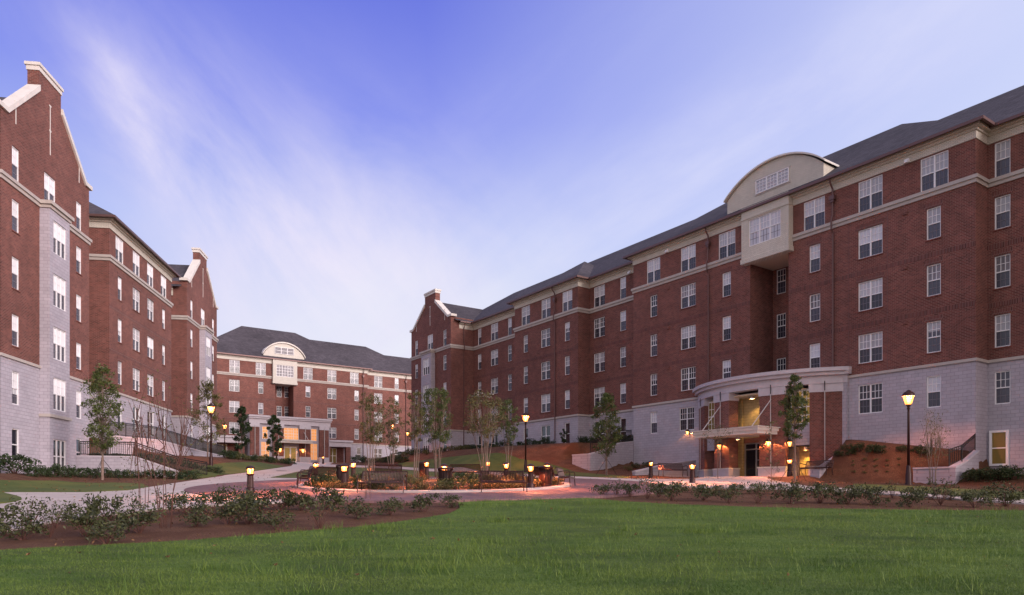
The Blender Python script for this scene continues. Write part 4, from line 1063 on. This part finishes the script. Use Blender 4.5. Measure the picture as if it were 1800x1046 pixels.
# ------------------------------------------------------------------ lamps
def make_street_lamp():
    t = empty('street_lamp')
    b = MB(); b.lathe([(.17, -.3), (.17, .06), (.14, .10), (.15, .55), (.12, .62), (.10, .95), (.075, 1.0)], n=12); b.build('base', M['rust'], t, True)
    b = MB(); b.lathe([(.07, 1.0), (.055, 3.7), (.05, 3.86), (.09, 3.90), (.06, 3.98), (.10, 4.06), (.14, 4.12)], n=12); b.build('pole', M['rust'], t, True)
    b = MB(); b.lathe([(.13, 4.12), (.17, 4.2), (.235, 4.48), (.245, 4.57)], n=16); b.build('lantern_glass', M['lamp_glow'], t, True)
    b = MB(); b.lathe([(.03, 4.24), (.07, 4.28), (.09, 4.38), (.07, 4.47), (.03, 4.50)], n=12); b.build('lamp_bulb', M['bulb'], t, True)
    b = MB(); b.lathe([(.285, 4.56), (.28, 4.68), (.20, 4.76), (.12, 4.80), (.10, 4.84), (.03, 4.88)], n=16, c0=False); b.build('lantern_cap', M['rust'], t, True)
    for k in range(4):
        a = k * math.pi / 2 + .5; b = MB(); b.tube([(.14 * math.cos(a), .14 * math.sin(a), 4.12), (.245 * math.cos(a), .245 * math.sin(a), 4.5), (.26 * math.cos(a), .26 * math.sin(a), 4.64)], .012, 4); b.build('lantern_strap', M['rust'], t)
    return t
SL = make_street_lamp(); lights = []
LP = [(at(1597, 36.6), 900, 'tall street lamp in front of the stone wall on the right'), (at(371, 55.5), 900, 'tall street lamp on the grass beside the left path'),
      (at(924, 57.5), 900, 'tall street lamp behind the right-hand bench, left of the sloping wall'), (at(691, 80), 500, 'distant street lamp seen between the myrtles in front of the far building'),
      (at(395, 94), 400, 'small distant lamp between two young trees at the far left corner'), (at(717, 108), 300, 'faintest and farthest street lamp at the foot of the distant gable')]
for i, (p, e, lb) in enumerate(LP):
    t = SL if i == 0 else copy_tree(SL); t.location = p; tag(t, lb, 'street lamp', 'street lamps around the courtyard'); lights.append((t, e))
for t, e in lights: lamp_light(t, (0, 0, 4.66), e * (4.5 if e > 899 and t.location.x > 15 else 7), col=(1, .30, .15), r=.04)
def make_bollard():
    t = empty('bollard_light')
    b = MB(); prof = [(.17, -.2), (.17, .10), (.15, .13), (.155, .22), (.125, .26)]
    b.lathe(prof, n=16); b.build('base', M['rust'], t, True)
    b = MB(); b.lathe([(.12, .26), (.10, .68), (.13, .72), (.145, .76)], n=16)
    for k in range(12):
        a = k * math.pi / 6; b.tube([(.118 * math.cos(a), .118 * math.sin(a), .27), (.104 * math.cos(a), .104 * math.sin(a), .68)], .012, 4)
    b.build('post', M['rust'], t, False)
    b = MB(); b.lathe([(.085, .765), (.10, .80), (.105, .93), (.09, .955)], n=16); b.build('lens', M['boll_glow'], t, True)
    b = MB(); b.lathe([(.02, .80), (.04, .83), (.045, .87), (.04, .91), (.02, .94)], n=12); b.build('lamp_bulb', M['bulb'], t, True)
    b = MB(); b.lathe([(.150, .945), (.155, 1.01), (.09, 1.06), (.03, 1.08)], n=16, c0=False)
    for k in range(4):
        a = k * math.pi / 2 + .7; b.tube([(.125 * math.cos(a), .125 * math.sin(a), .76), (.125 * math.cos(a), .125 * math.sin(a), .99)], .012, 4)
    b.build('cap', M['rust'], t)
    return t
BO = make_bollard()
def zsolve(px, pyl, hl=.88):
    """where on the slope a bollard stands whose light shows at row pyl"""
    best = None
    for Yv in np.arange(20, 120, .1):
        x, y, z = at(px, Yv); d = abs(HY - FP * (z + hl) / Yv - pyl)
        if best is None or d < best[0] - 1e-9: best = (d, x, y, z)
    return best[1:]
BL_ = [(440, at(440, 27.0), 'bollard light behind the shrubs, leftmost of the plaza'), (555, at(555, 36.5), 'bollard light standing beside the left curved bench'),
       (605, at(605, 30.6), 'bollard light at the near left rim of the planted island'), (621, at(621, 38.6), 'bollard light on the far left rim of the island'),
       (750, at(750, 40.6), 'bollard light at the back of the island beside a dark bin'), (781, at(781, 30.8), 'bollard light right behind the slatted bin in the middle'),
       (857, at(857, 42.5), 'bollard light among pale myrtle stems at the island back'), (890, at(890, 36.0), 'bollard light right behind the backrest of the right bench'),
       (933, at(933, 30.4), 'bollard light between the right bench and the black bin'), (962, at(962, 33.8), 'bollard light shining over the black bin on the right rim'),
       (1144, at(1144, 46.5), 'bollard light in front of the low sloping wall'), (1217, at(1217, 37.5), 'bollard light behind the right bed, left of the portico'),
       (1388, at(1388, 43.0), 'bollard light in front of the yellow passage of the portico'), (568, at(568, 96), 'distant bollard light right of the far entrance'),
       (486, at(486, 96), 'distant bollard light left of the far entrance')]
for i, (px, p, lb) in enumerate(BL_):
    t = BO if i == 0 else copy_tree(BO); t.location = (p[0], p[1], p[2] + .1 if i < 10 else p[2] + .03); tag(t, lb, 'bollard light', 'bollard lights of the courtyard'); lights.append(t)
for i, t in enumerate(lights[6:]): lamp_light(t, (0, 0, .995), 2600 if i < 13 else 500, col=(1, .27, .11), r=.025)

dx_, dy_, dz_ = Gz(495, 829)
q = MB(); q.lathe([(.45, 0), (.45, .012), (.38, .016), (.1, .02)], n=20); tag(q.build('drain_cover', M['black'], None, False, (dx_, dy_, dz_ + .055)), 'round dark drain cover in the concrete path to the far entrance', 'drain cover')
# ------------------------------------------------------------------ bins
def make_bin():
    t = empty('litter_bin')
    b = MB(); b.lathe([(.20, 0), (.20, .06), (.25, .10), (.25, .16)], n=20); b.build('foot', M['rust'], t, True)
    b = MB()
    for k in range(26):
        a = 2 * math.pi * k / 26; ca, sa = math.cos(a), math.sin(a)
        b.tube([(.25 * ca, .25 * sa, .1), (.27 * ca, .27 * sa, .5), (.27 * ca, .27 * sa, .78), (.31 * ca, .31 * sa, .9)], .017, 4)
    b.build('slats', M['rust'], t)
    b = MB(); b.lathe([(.235, .12), (.25, .82), (.2, .82)], n=20); b.build('liner', M['black'], t, True)
    b = MB(); b.lathe([(.32, .88), (.325, .92), (.27, .95), (.24, .94)], n=20); b.build('rim', M['rust'], t, True)
    return t
BI = make_bin()
for i, (px, Yv, lb) in enumerate([(783, 29.8, 'slatted bin in the middle of the plaza in front of the island'), (959, 31.6, 'black bin with rounded flanks right of the right bench'),
                                  (602.5, 33.5, 'dark bin just behind the near left bollard light'), (745, 42.2, 'dark bin at the back of the island beside a bollard light')]):
    t = BI if i == 0 else copy_tree(BI); p = at(px, Yv); t.location = (p[0], p[1], p[2] + (.09 if i < 2 else .13)); tag(t, lb, 'litter bin', 'litter bins around the island')

# ------------------------------------------------------------------ benches
def make_bench(L=1.85):
    t = empty('bench'); hl = L / 2
    prof_back = [(-.20, .43), (-.235, .5), (-.27, .66), (-.31, .80), (-.345, .845), (-.38, .835)]
    prof_seat = [(.27, .36), (.255, .405), (.20, .43), (0, .425), (-.19, .42)]
    n = 30
    b = MB()
    for k in range(n):
        x = -hl + .05 + (L - .1) * k / (n - 1); b_ = [(x, y, z) for y, z in prof_back]; b.tube(b_, .021, 4)
    b.tube([(-hl, -.38, .835), (hl, -.38, .835)], .022, 6); b.build('backrest', M['rust'], t)
    b = MB()
    for k in range(n):
        x = -hl + .05 + (L - .1) * k / (n - 1); b.tube([(x, y, z) for y, z in prof_seat], .021, 4)
    b.tube([(-hl, .26, .37), (hl, .26, .37)], .022, 6); b.tube([(-hl, -.19, .40), (hl, -.19, .40)], .022, 6); b.build('seat', M['rust'], t)
    for sx in (-hl, hl):
        b = MB(); b.tube([(sx, .25, .40), (sx, .27, .58), (sx, .25, .66), (sx, .18, .69), (sx, -.05, .68), (sx, -.27, .63)], .02, 6); b.build('armrest', M['rust'], t)
        b = MB(); b.tube([(sx, .25, .40), (sx, .27, .2), (sx, .29, -.02)], .022, 6); b.build('leg', M['rust'], t)
        b = MB(); b.tube([(sx, -.36, .80), (sx, -.25, .5), (sx, -.22, .4), (sx, -.25, .2), (sx, -.3, -.02)], .022, 6); b.build('leg', M['rust'], t)
    return t
BE = make_bench()
def bench(i, px, Yv, rz, lb, dz=.09):
    t = BE if i == 0 else copy_tree(BE); p = at(px, Yv); t.location = (p[0], p[1], p[2] + dz); t.rotation_euler = (0, 0, rz); tag(t, lb, 'bench', 'dark slatted metal benches')
# facing out of the island: local +y is the front
for i, (px, Yv, rz, lb, dz) in enumerate([(672, 28.2, R(180 - 6), 'dark slatted bench at the near left of the island, whole back visible', .09),
      (884, 28.6, R(180 + 12), 'dark slatted bench at the near right of the island beside the bins', .09),
      (534, 31.8, R(180 - 72), 'bench seen from its end at the left side of the island', .09), (560, 35.2, R(180 - 120), 'farther bench back behind the left end bench', .09),
      (996, 33.2, R(180 + 78), 'bench seen from its end at the right side of the island', .09), (963, 36.5, R(180 + 120), 'bench half hidden behind the right black bin', .09),
      (678, 41.6, R(8), 'bench back behind the left front bench, across the island', .09), (820, 42.0, R(-8), 'low dark bench back across the island between bin and myrtles', .09),
      (1183, 47.0, R(180 + 20), 'bench against the low sloping wall left of the portico', .09), (1434, 41.6, R(180 - 62), 'red brown bench against the cheek wall right of the portico', .05)]):
    bench(i, px, Yv, rz, lb, dz)

# ------------------------------------------------------------------ foliage
def leaves(cen, n, size, rad, flat=.8):
    """n leaf quads scattered round cluster centres cen (k x 3, radius rad)"""
    k = len(cen); idx = rng.integers(0, k, n)
    d = rng.normal(size=(n, 3)); d /= np.linalg.norm(d, axis=1)[:, None]
    r = np.asarray(rad)[idx] if hasattr(rad, '__len__') else rad
    p = cen[idx] + d * (rng.random(n) ** .45 * r)[:, None] * np.array([1, 1, flat])
    a = rng.normal(size=(n, 3)); a /= np.linalg.norm(a, axis=1)[:, None]
    q = rng.normal(size=(n, 3)); q -= (q * a).sum(1)[:, None] * a; q /= np.linalg.norm(q, axis=1)[:, None]
    s = size * rng.uniform(.6, 1.3, n)
    a = a * s[:, None]; q = q * (s * .42)[:, None]
    v = np.stack([p - a, p + q * 1.0 - a * .1, p + a, p - q - a * .1], 1).reshape(-1, 3)
    return v, np.arange(4 * n).reshape(-1, 4)
def leafobj(name, v, f_, mats, parent, mi=None): return put(name, fastmesh(name, v, f_, mats, mi), parent)
def shrub_mesh(seed, r=.62, h=.86, n=560, size=.058, mat='leaf_shrub', low=.16):
    rs = np.random.default_rng(seed)
    k = 15; ang = rs.uniform(0, 6.28, k); fr = rs.random(k); rr = r * np.sqrt(fr) * .8; cz = h * (low + (.92 - low) * rs.random(k) * (1 - .35 * fr) )
    cen = np.stack([rr * np.cos(ang), rr * np.sin(ang), cz], 1)
    v, f_ = leaves(cen, n, size, rs.uniform(.10, .27, k) * r / .5)
    b = MB()
    for i in range(k): b.tube([(0, 0, -.05), tuple(cen[i] * [.5, .5, .55]), tuple(cen[i])], [.011, .007, .004], 3, cap=False)
    nv = len(v); sv = np.array(b.v); sf = np.array([q for q in b.f]) + nv
    V = np.concatenate([v, sv]); F_ = np.concatenate([f_, sf]); mi = np.concatenate([np.zeros(len(f_)), np.ones(len(sf))])
    return fastmesh('shrub', V, F_, [M[mat], M['twig']], mi)
SH = [shrub_mesh(i) for i in range(6)]
SH += [shrub_mesh(70 + i, .55, 1.05, 190, .05, 'leaf_shrub', .3) for i in range(2)] + [shrub_mesh(80, .7, .8, 700, .05)]
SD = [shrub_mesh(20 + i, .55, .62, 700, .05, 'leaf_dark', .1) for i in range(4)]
SO = [shrub_mesh(40 + i, .45, .5, 420, .05, 'leaf_olive') for i in range(3)]
SG = [shrub_mesh(60 + i, .5, .30, 420, .05, 'straw', .05) for i in range(3)]
ORD = ['first', 'second', 'third', 'fourth', 'fifth', 'sixth', 'seventh', 'eighth', 'ninth', 'tenth', 'eleventh', 'twelfth', 'thirteenth', 'fourteenth', 'fifteenth', 'sixteenth', 'seventeenth', 'eighteenth', 'nineteenth', 'twentieth',
       'twenty-first', 'twenty-second', 'twenty-third', 'twenty-fourth']
def shrubs(meshes, pts, lab, group, smin=.85, smax=1.2, name='shrub', cat='shrub', zoff=0):
    pts = sorted(pts, key=lambda p: p[0])
    for i, q in enumerate(pts):
        p = Gz(q[0], q[1]) if len(q) < 4 else q[3]
        s_ = random.uniform(smin, smax) * (q[2] if len(q) > 2 else 1)
        o = put(name, random.choice(meshes), None, (p[0], p[1], p[2] + zoff), random.uniform(0, 6.28)); o.scale = (s_ * random.uniform(.9, 1.15), s_ * random.uniform(.9, 1.15), s_)
        l_ = lab.replace('#', ORD[i]) if i < len(ORD) else lab.replace('#', 'last')
        tag(o, l_, cat, group)
rowA = [(x, np.interp(x, [0, 110, 215, 320, 430, 560, 800], [942, 927, 914, 905, 899, 897, 893])) for x in (12, 52, 98, 146, 190, 232, 280, 326, 372, 418, 455, 492, 528, 575)]
rowB = [(40, 950), (88, 945), (150, 944), (186, 957), (246, 938), (345, 926), (400, 922), (436, 922), (486, 932), (562, 928), (628, 912), (686, 906), (748, 901), (795, 892)]
shrubs(SH, rowA, '# leafy shrub from the left on the path side of left bed', 'shrubs in the left bed', .72, .98)
shrubs(SH, rowB, '# leafy shrub from the left on the lawn side of left bed', 'shrubs in the left bed', .52, .92)
rowC = [(1059, 873, .8), (1084, 873, .7), (1108, 874), (1138, 877), (1158, 874), (1180, 880), (1236, 880), (1280, 884), (1333, 885), (1388, 886), (1440, 885), (1489, 887), (1535, 887), (1600, 892), (1653, 888), (1713, 893), (1768, 890)]
rowD = [(x, np.interp(x, [1190, 1400, 1600, 1800], [866, 870, 877, 884]), .9) for x in range(1195, 1800, 34)]
shrubs(SH, rowC, '# leafy shrub from the left along the lawn edge of the right bed', 'shrubs in the right bed', .7, .98)
shrubs(SH + SO, rowD, '# leafy shrub from the left in the back row of the right bed', 'shrubs in the right bed', .5, .75)
# hedge and bushes by the left building
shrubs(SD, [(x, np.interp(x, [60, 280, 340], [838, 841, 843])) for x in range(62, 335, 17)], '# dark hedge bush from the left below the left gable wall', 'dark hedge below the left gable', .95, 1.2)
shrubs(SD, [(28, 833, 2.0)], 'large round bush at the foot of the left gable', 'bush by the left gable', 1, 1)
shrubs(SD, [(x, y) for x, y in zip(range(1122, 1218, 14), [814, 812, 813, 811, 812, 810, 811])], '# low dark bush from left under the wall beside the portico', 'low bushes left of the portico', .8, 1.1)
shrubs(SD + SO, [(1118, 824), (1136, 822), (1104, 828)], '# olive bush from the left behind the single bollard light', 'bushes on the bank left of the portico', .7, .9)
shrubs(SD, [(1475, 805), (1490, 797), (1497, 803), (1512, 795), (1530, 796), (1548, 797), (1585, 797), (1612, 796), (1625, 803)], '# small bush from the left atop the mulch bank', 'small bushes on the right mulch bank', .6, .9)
shrubs(SO, [(x, y) for y in (812, 822, 832) for x in range(1500, 1600, 20)][:14], '# tiny plant in the rows on the right mulch bank', 'tiny plants on the right mulch bank', .22, .32)
shrubs(SD, [(x, 843 + (x % 3)) for x in range(1708, 1800, 16)], '# dark bush from the left below the amber lit window', 'dark bushes below the amber window', 1.0, 1.3)
# bushes on terraces and banks, placed along the walls
def along(fac, s_, o): p = fac.w(s_, o); return (p[0], p[1], float(H(p[0], p[1])))
shrubs(SD, [(-s_, 0, 1.2, along(FR, s_, -.5)) for s_ in np.arange(26.9, 34, .8)], '# hedge bush from left on the terrace behind the railing', 'hedge behind the sloping wall', .9, 1.1)
shrubs(SD + SO, [(-s_, 0, 1.2, along(FR, s_, 1.0 + .8 * math.sin(s_ * 3))) for s_ in np.arange(36, 54, 1.1)], '# bush from the left at the foot of the stone base', 'bushes at the foot of the middle front', .7, 1.2)
shrubs(SO + SD, [(-s_, 0, 1, along(FR, s_, 3.4 + 1.4 * math.sin(s_ * 2.1))) for s_ in np.arange(50, 66, 1.0)], '# bush from the left on the bank below the distant chimney gable', 'bushes below the distant gable', .8, 1.3)
shrubs(SD + SO, [(-s_, 0, 1, along(FL, s_, np.interp(s_, [-30, -14, -5.8], [1.9, 1.3, .9]))) for s_ in np.arange(-30, -16, 1.0)], '# bush from the left on the terrace behind the upper railing', 'bushes on the left terrace', .8, 1.2)
shrubs(SD, [(-s_, 0, .9, along(FL, s_, 1.4 + .6 * math.sin(s_ * 5))) for s_ in np.arange(.6, 4.8, .5)], '# bush behind the lower railing by the left gable', 'bushes behind the lower railing', .7, .9)
shrubs(SD, [(s_, 0, .95, along(FL, 4.2 - .12 * s_, s_)) for s_ in np.arange(3.4, 8.4, .55)], '# bush on the slope under the lower railing', 'bushes under the lower railing', .8, 1.0)
shrubs(SD + SO, [(x, 806 + (x - 400) * .095) for x in range(398, 512, 7)], '# low bush from the left on the bank beside the far entrance path', 'bushes beside the far entrance path', 1.0, 1.6)
shrubs(SO + SD, [(x, 813) for x in range(605, 716, 8)], '# bush from the left before the far right wing', 'bushes in front of the far right wing', 1.0, 1.7)
# island planting
isp = []
for k in range(34):
    a, r_ = rng.uniform(0, 6.28), IR * math.sqrt(rng.random()) * .88; x, y = IC[0] + r_ * math.cos(a), IC[1] + r_ * math.sin(a); isp.append((x, y, 1, (x, y, float(H(x, y)) + .12)))
ig = []
for k in range(46):
    a = 6.283 * k / 46 + rng.uniform(-.05, .05); r_ = IR - .75 + rng.uniform(-.25, .15); x, y = IC[0] + r_ * math.cos(a), IC[1] + r_ * math.sin(a); ig.append((x, y, 1, (x, y, float(H(x, y)) + .12)))
for grp, meshes, lab, pts in (('green shrubs on the planted island', SD + SO, 'low green shrub inside the planted island of the plaza', isp), ('golden tufts round the island rim', SG, 'golden ground cover tuft along the island kerb', ig)):
    for q in pts:
        o = put('shrub' if meshes is not SG else 'ground_cover_tuft', random.choice(meshes), None, q[3], random.uniform(0, 6)); s_ = random.uniform(.75, 1.1); o.scale = (s_, s_, s_); tag(o, lab, 'shrub', grp)

def tree(name, px, Yv, top, bottom, half_w, label, group=None, leaf='leaf', n=3500, size=.075, multi=0, bark='bark', blossom=0, k=60, stakes=False, spread=.0, shape='egg', dz=0, trunk_r=.05, seed=1, sparse=False, base=None, lean=0):
    """top and bottom: rows of the crown's top and lower edge; half_w: half its width in pixels"""
    rs = np.random.default_rng(seed)
    p = base or at(px, Yv); sc_ = Yv / FP
    ht = (HY - top) * sc_ - p[2]; cb = (HY - bottom) * sc_ - p[2]; W = half_w * sc_
    t = empty(name, (p[0], p[1], p[2] + dz)); tag(t, label, 'tree', group)
    cen = []
    while len(cen) < k:
        q = rs.uniform(-1, 1, 3)
        if q[0] ** 2 + q[1] ** 2 > 1: continue
        u = (q[2] + 1) / 2; prof = math.sin(math.pi * min(1, max(0, u * .86 + .12))) ** .7 if shape == 'egg' else (.35 + .65 * math.sin(math.pi * (u * .7 + .2)))
        cen.append((q[0] * W * prof * .9 + lean * u, q[1] * W * prof * .9, cb + (ht - cb) * u))
    cen = np.array(cen)
    tb = MB()
    if not multi:
        top_ = (lean * .8, 0, cb + (ht - cb) * .85)
        tb.tube([(0, 0, -.2), (rs.uniform(-.03, .03), .02, cb * .5), (0, 0, cb), top_], [trunk_r, trunk_r * .85, trunk_r * .7, trunk_r * .2], 7)
        for c_ in cen:
            z = min(c_[2] * .9, max(cb * .75, c_[2] - math.hypot(c_[0], c_[1]) * 1.1)); x_ = lean * .8 * max(0, (z - cb) / max(.1, ht - cb))
            mid = np.array([x_ + (c_[0] - x_) * .5, c_[1] * .5, z + (c_[2] - z) * .42 + .05])
            tb.tube([(x_, 0, z), tuple(mid), tuple(c_)], [trunk_r * .3, trunk_r * .18, .004], 4, cap=False)
    else:
        st = []
        for i in range(multi):
            a = 6.283 * i / multi + rs.uniform(-.3, .3); r_ = W * rs.uniform(.2, .75)
            e = np.array([math.cos(a) * r_, math.sin(a) * r_, cb + (ht - cb) * rs.uniform(.3, .7)]); b0 = np.array([math.cos(a) * .12, math.sin(a) * .12, -.15])
            m1 = b0 * .6 + e * .22 + np.array([0, 0, ht * .10]); m2 = b0 * .2 + e * .55 + np.array([rs.uniform(-.08, .08), 0, ht * .08])
            st.append((m2, e)); tb.tube([tuple(b0), tuple(m1), tuple(m2), tuple(e)], [trunk_r, trunk_r * .8, trunk_r * .55, trunk_r * .2], 5)
        for c_ in cen:
            j = int(np.argmin([np.linalg.norm(s2[1][:2] - c_[:2]) for s2 in st])); m2, e = st[j]
            s0 = m2 + (e - m2) * rs.uniform(0, .9); mid = (s0 + c_) / 2 + np.array([0, 0, .06]); tb.tube([tuple(s0), tuple(mid), tuple(c_)], [.012, .008, .004], 3, cap=False)
    tb.build('trunk', M[bark], t, True)
    if n:
        v, f_ = leaves(cen, n, size, rs.uniform(.5, 1.1, k) * W * (.26 if not sparse else .35), .9)
        mats = [M[leaf]]; mi = np.zeros(len(f_))
        if blossom:
            v2, f2 = leaves(cen[np.argsort(cen[:, 2])[-12:]], blossom, size * .9, W * .16); f2 = f2 + len(v); v = np.concatenate([v, v2]); f_ = np.concatenate([f_, f2]); mi = np.concatenate([mi, np.ones(len(f2))]); mats.append(M['blossom'])
        leafobj('crown', v, f_, mats, t, mi)
    if stakes:
        for a in (.4, 2.5, 4.6):
            b = MB(); b.tube([(0, 0, 1.25), (math.cos(a) * .95, math.sin(a) * .95, -.1)], .014, 4); b.build('guy_stake', M['black'], t)
        b = MB(); b.lathe([(.075, 0), (.07, 1.3)], n=8); b.build('trunk_wrap', M['bark_pale'], t)
    return t
tree('young_tree', 180, 41.0, 645, 786, 40, 'staked young tree in front of the left gable railing', leaf='leaf', n=5400, size=.075, k=130, stakes=True, seed=3, trunk_r=.07)
tree('young_tree', 365, 63, 672, 775, 34, 'bushy young tree behind the tall lamp at the far left corner', leaf='leaf_olive', n=2600, size=.10, k=55, seed=4, trunk_r=.06)
tree('young_tree', 425, 84, 715, 790, 20, 'dark young tree left of the distant portico, leftmost of two', 'young trees before the far portico', leaf='leaf_dark', n=3000, size=.14, k=60, seed=5, trunk_r=.08)
tree('young_tree', 481, 84, 731, 798, 17, 'dark young tree in front of the distant portico, rightmost of two', 'young trees before the far portico', leaf='leaf_dark', n=2600, size=.14, k=55, seed=6, trunk_r=.08)
mg = 'multi-stemmed myrtles on and behind the island'
tree('crape_myrtle', 652, 38.5, 693, 782, 27, 'feathery multi-stemmed myrtle behind the left front bench', mg, 'leaf_olive', 3600, .048, multi=7, bark='bark_pale', k=95, seed=8, trunk_r=.024, shape='vase')
tree('crape_myrtle', 688, 44.5, 700, 790, 24, 'thin myrtle just left of the distant street lamp', mg, 'leaf_olive', 2300, .055, multi=6, bark='bark_pale', k=80, seed=9, trunk_r=.024, shape='vase')
tree('crape_myrtle', 731, 37.8, 690, 775, 20, 'slim myrtle with pinkish stems in the middle of the island', mg, 'leaf_olive', 2400, .048, multi=5, bark='bark_pale', k=70, seed=10, trunk_r=.024, shape='vase')
tree('crape_myrtle', 768, 45.5, 684, 775, 32, 'dense green myrtle with pale stems at the island centre', mg, 'leaf', 6000, .062, multi=9, bark='bark_pale', blossom=40, k=120, seed=11, trunk_r=.024, shape='vase')
tree('crape_myrtle', 852, 40.5, 690, 768, 40, 'wide myrtle with splayed pale stems behind the right front bench', mg, 'leaf_olive', 4600, .052, multi=9, bark='bark_pale', blossom=110, k=130, seed=12, trunk_r=.024, shape='vase')
tree('crape_myrtle', 893, 49.0, 705, 775, 22, 'myrtle between the wide one and the tall lamp, against the stone base', mg, 'leaf', 3000, .06, multi=5, bark='bark', k=80, seed=13, trunk_r=.025, shape='vase')
tree('young_tree', 1066, 50.5, 694, 800, 32, 'staked young tree in front of the long sloping wall', leaf='leaf', n=5000, size=.08, k=120, stakes=True, seed=14, trunk_r=.06)
tree('young_tree', 1397, 40.5, 661, 770, 27, 'narrow leafy tree hiding part of the curved portico', leaf='leaf', n=5200, size=.065, k=120, stakes=True, seed=15, trunk_r=.055)
tree('sapling', 1356, 30.5, 742, 850, 22, 'thin pale-stemmed sapling in the right bed in front of the marquee', leaf='leaf_olive', n=260, size=.045, k=30, seed=16, trunk_r=.022, bark='bark_pale', sparse=True)
tree('sapling', 1262, 43.0, 732, 800, 30, 'sparse sapling left of the entrance door in front of the marquee', leaf='leaf_olive', n=420, size=.05, k=36, seed=17, trunk_r=.022, bark='bark', sparse=True)
tree('sapling', 1640, 35.0, 722, 806, 30, 'nearly bare greyish sapling by the small pink lit wall', leaf='leaf_olive', n=700, size=.042, multi=5, k=80, seed=18, trunk_r=.02, bark='bark', sparse=True, shape='vase')
tree('sapling', 292, 17.2, 655, 840, 78, 'tall bare multi-stemmed sapling at the front of the left bed', 'bare saplings in the left bed', 'leaf_olive', 230, .035, multi=6, k=52, seed=19, trunk_r=.011, bark='twig', sparse=True, shape='vase')
tree('sapling', 252, 21.0, 700, 850, 40, 'smaller bare sapling behind and left of the tall bare one', 'bare saplings in the left bed', 'leaf_olive', 90, .035, multi=4, k=22, seed=20, trunk_r=.011, bark='twig', sparse=True, shape='vase')
tree('sapling', 646, 24.5, 800, 860, 12, 'tiny twiggy sapling in front of the left front bench', None, 'leaf_olive', 50, .03, multi=3, k=12, seed=21, trunk_r=.010, bark='twig', sparse=True, shape='vase')
tree('young_tree', 990, 66, 757, 778, 10, 'small conical bush tree against the stone base beside two plain windows', leaf='leaf_dark', n=500, size=.09, k=16, seed=22, trunk_r=.03, base=along(FR, FR.s(990, 1.5), 1.5))

# ------------------------------------------------------------------ grass
def inpoly(x, y, poly):
    r_ = np.zeros(len(x), bool); n = len(poly)
    for i in range(n):
        (xa, ya), (xb, yb) = poly[i], poly[(i + 1) % n]
        c_ = ((ya > y) != (yb > y)) & (x < (xb - xa) * (y - ya) / (yb - ya + 1e-12) + xa); r_ ^= c_
    return r_
def blades(name, x, y, hgt, wid, lean, mat):
    n = len(x); z = H(x, y) + .03; a = rng.uniform(0, 6.28, n); l_ = rng.uniform(0, lean, n) * hgt; b_ = rng.uniform(0, 6.28, n)
    dx, dy = np.cos(a) * wid, np.sin(a) * wid
    v = np.stack([np.stack([x - dx, y - dy, z], 1), np.stack([x + dx, y + dy, z], 1), np.stack([x + np.cos(b_) * l_, y + np.sin(b_) * l_, z + hgt], 1)], 1).reshape(-1, 3)
    return put(name, fastmesh(name, v, np.arange(3 * n).reshape(-1, 3), [mat]))
N = 500000
yy = 8.8 + (26 - 8.8) * rng.random(N) ** 1.15; xx = rng.uniform(-.86, .95, N) * yy
k_ = inpoly(xx, yy, lawn_poly); xx, yy = xx[k_], yy[k_]
patch = .5 + .5 * np.sin(xx * 1.7 + 2 * np.sin(yy * .9)) * np.sin(yy * 2.3 + 1.5 * np.sin(xx * .8))
tag(blades('grass', xx, yy, rng.uniform(.018, .042, len(xx)) * (.7 + .6 * patch), .0045, 1.3, M['blade']), 'short green grass of the foreground lawn', 'grass', kind='stuff')
cx_, cy_ = [], []
for k in range(150):
    y0 = 9.2 + 15 * rng.random() ** .8; x0 = rng.uniform(-.55, .74) * y0; m_ = int(rng.integers(15, 110)); sg = rng.uniform(.08, .5)
    cx_.append(x0 + rng.normal(0, sg * 1.5, m_)); cy_.append(y0 + rng.normal(0, sg, m_))
cx_, cy_ = np.concatenate(cx_), np.concatenate(cy_); k_ = inpoly(cx_, cy_, lawn_poly)
tag(blades('tall_grass', cx_[k_], cy_[k_], rng.uniform(.09, .24, k_.sum()), .0055, .8, M['tuft']), 'longer yellow green grass tufts scattered over the lawn', 'grass', kind='stuff')
for o in bpy.data.objects:
    if o.type == 'MESH' and o.name.startswith(('lantern_glass', 'lens', 'lamp_shade')): pass
# fallen leaves on the beds, the banks and the lawn
lx = rng.uniform(-24, 30, 2600); ly = rng.uniform(11, 52, 2600); lz = H(lx, ly) + .05 + .02 * rng.random(2600)
k_ = inpoly(lx, ly, lawn_poly) & (rng.random(2600) < .8); k_ |= (np.hypot(lx - PC[0], ly - PC[1]) < PR + .5); lx, ly, lz = lx[~k_], ly[~k_], lz[~k_]
v, f_ = leaves(np.stack([lx, ly, lz], 1), 3000, .04, .05, .25)
M['litter'] = leafmat('fallen_leaves', (.05, .022, .010), (.30, .17, .08), .9)
tag(put('leaf_litter', fastmesh('leaf_litter', v, f_, [M['litter']])), 'dry fallen leaves scattered over the mulch beds', 'leaf litter', kind='stuff')
print('objects', len(bpy.data.objects))
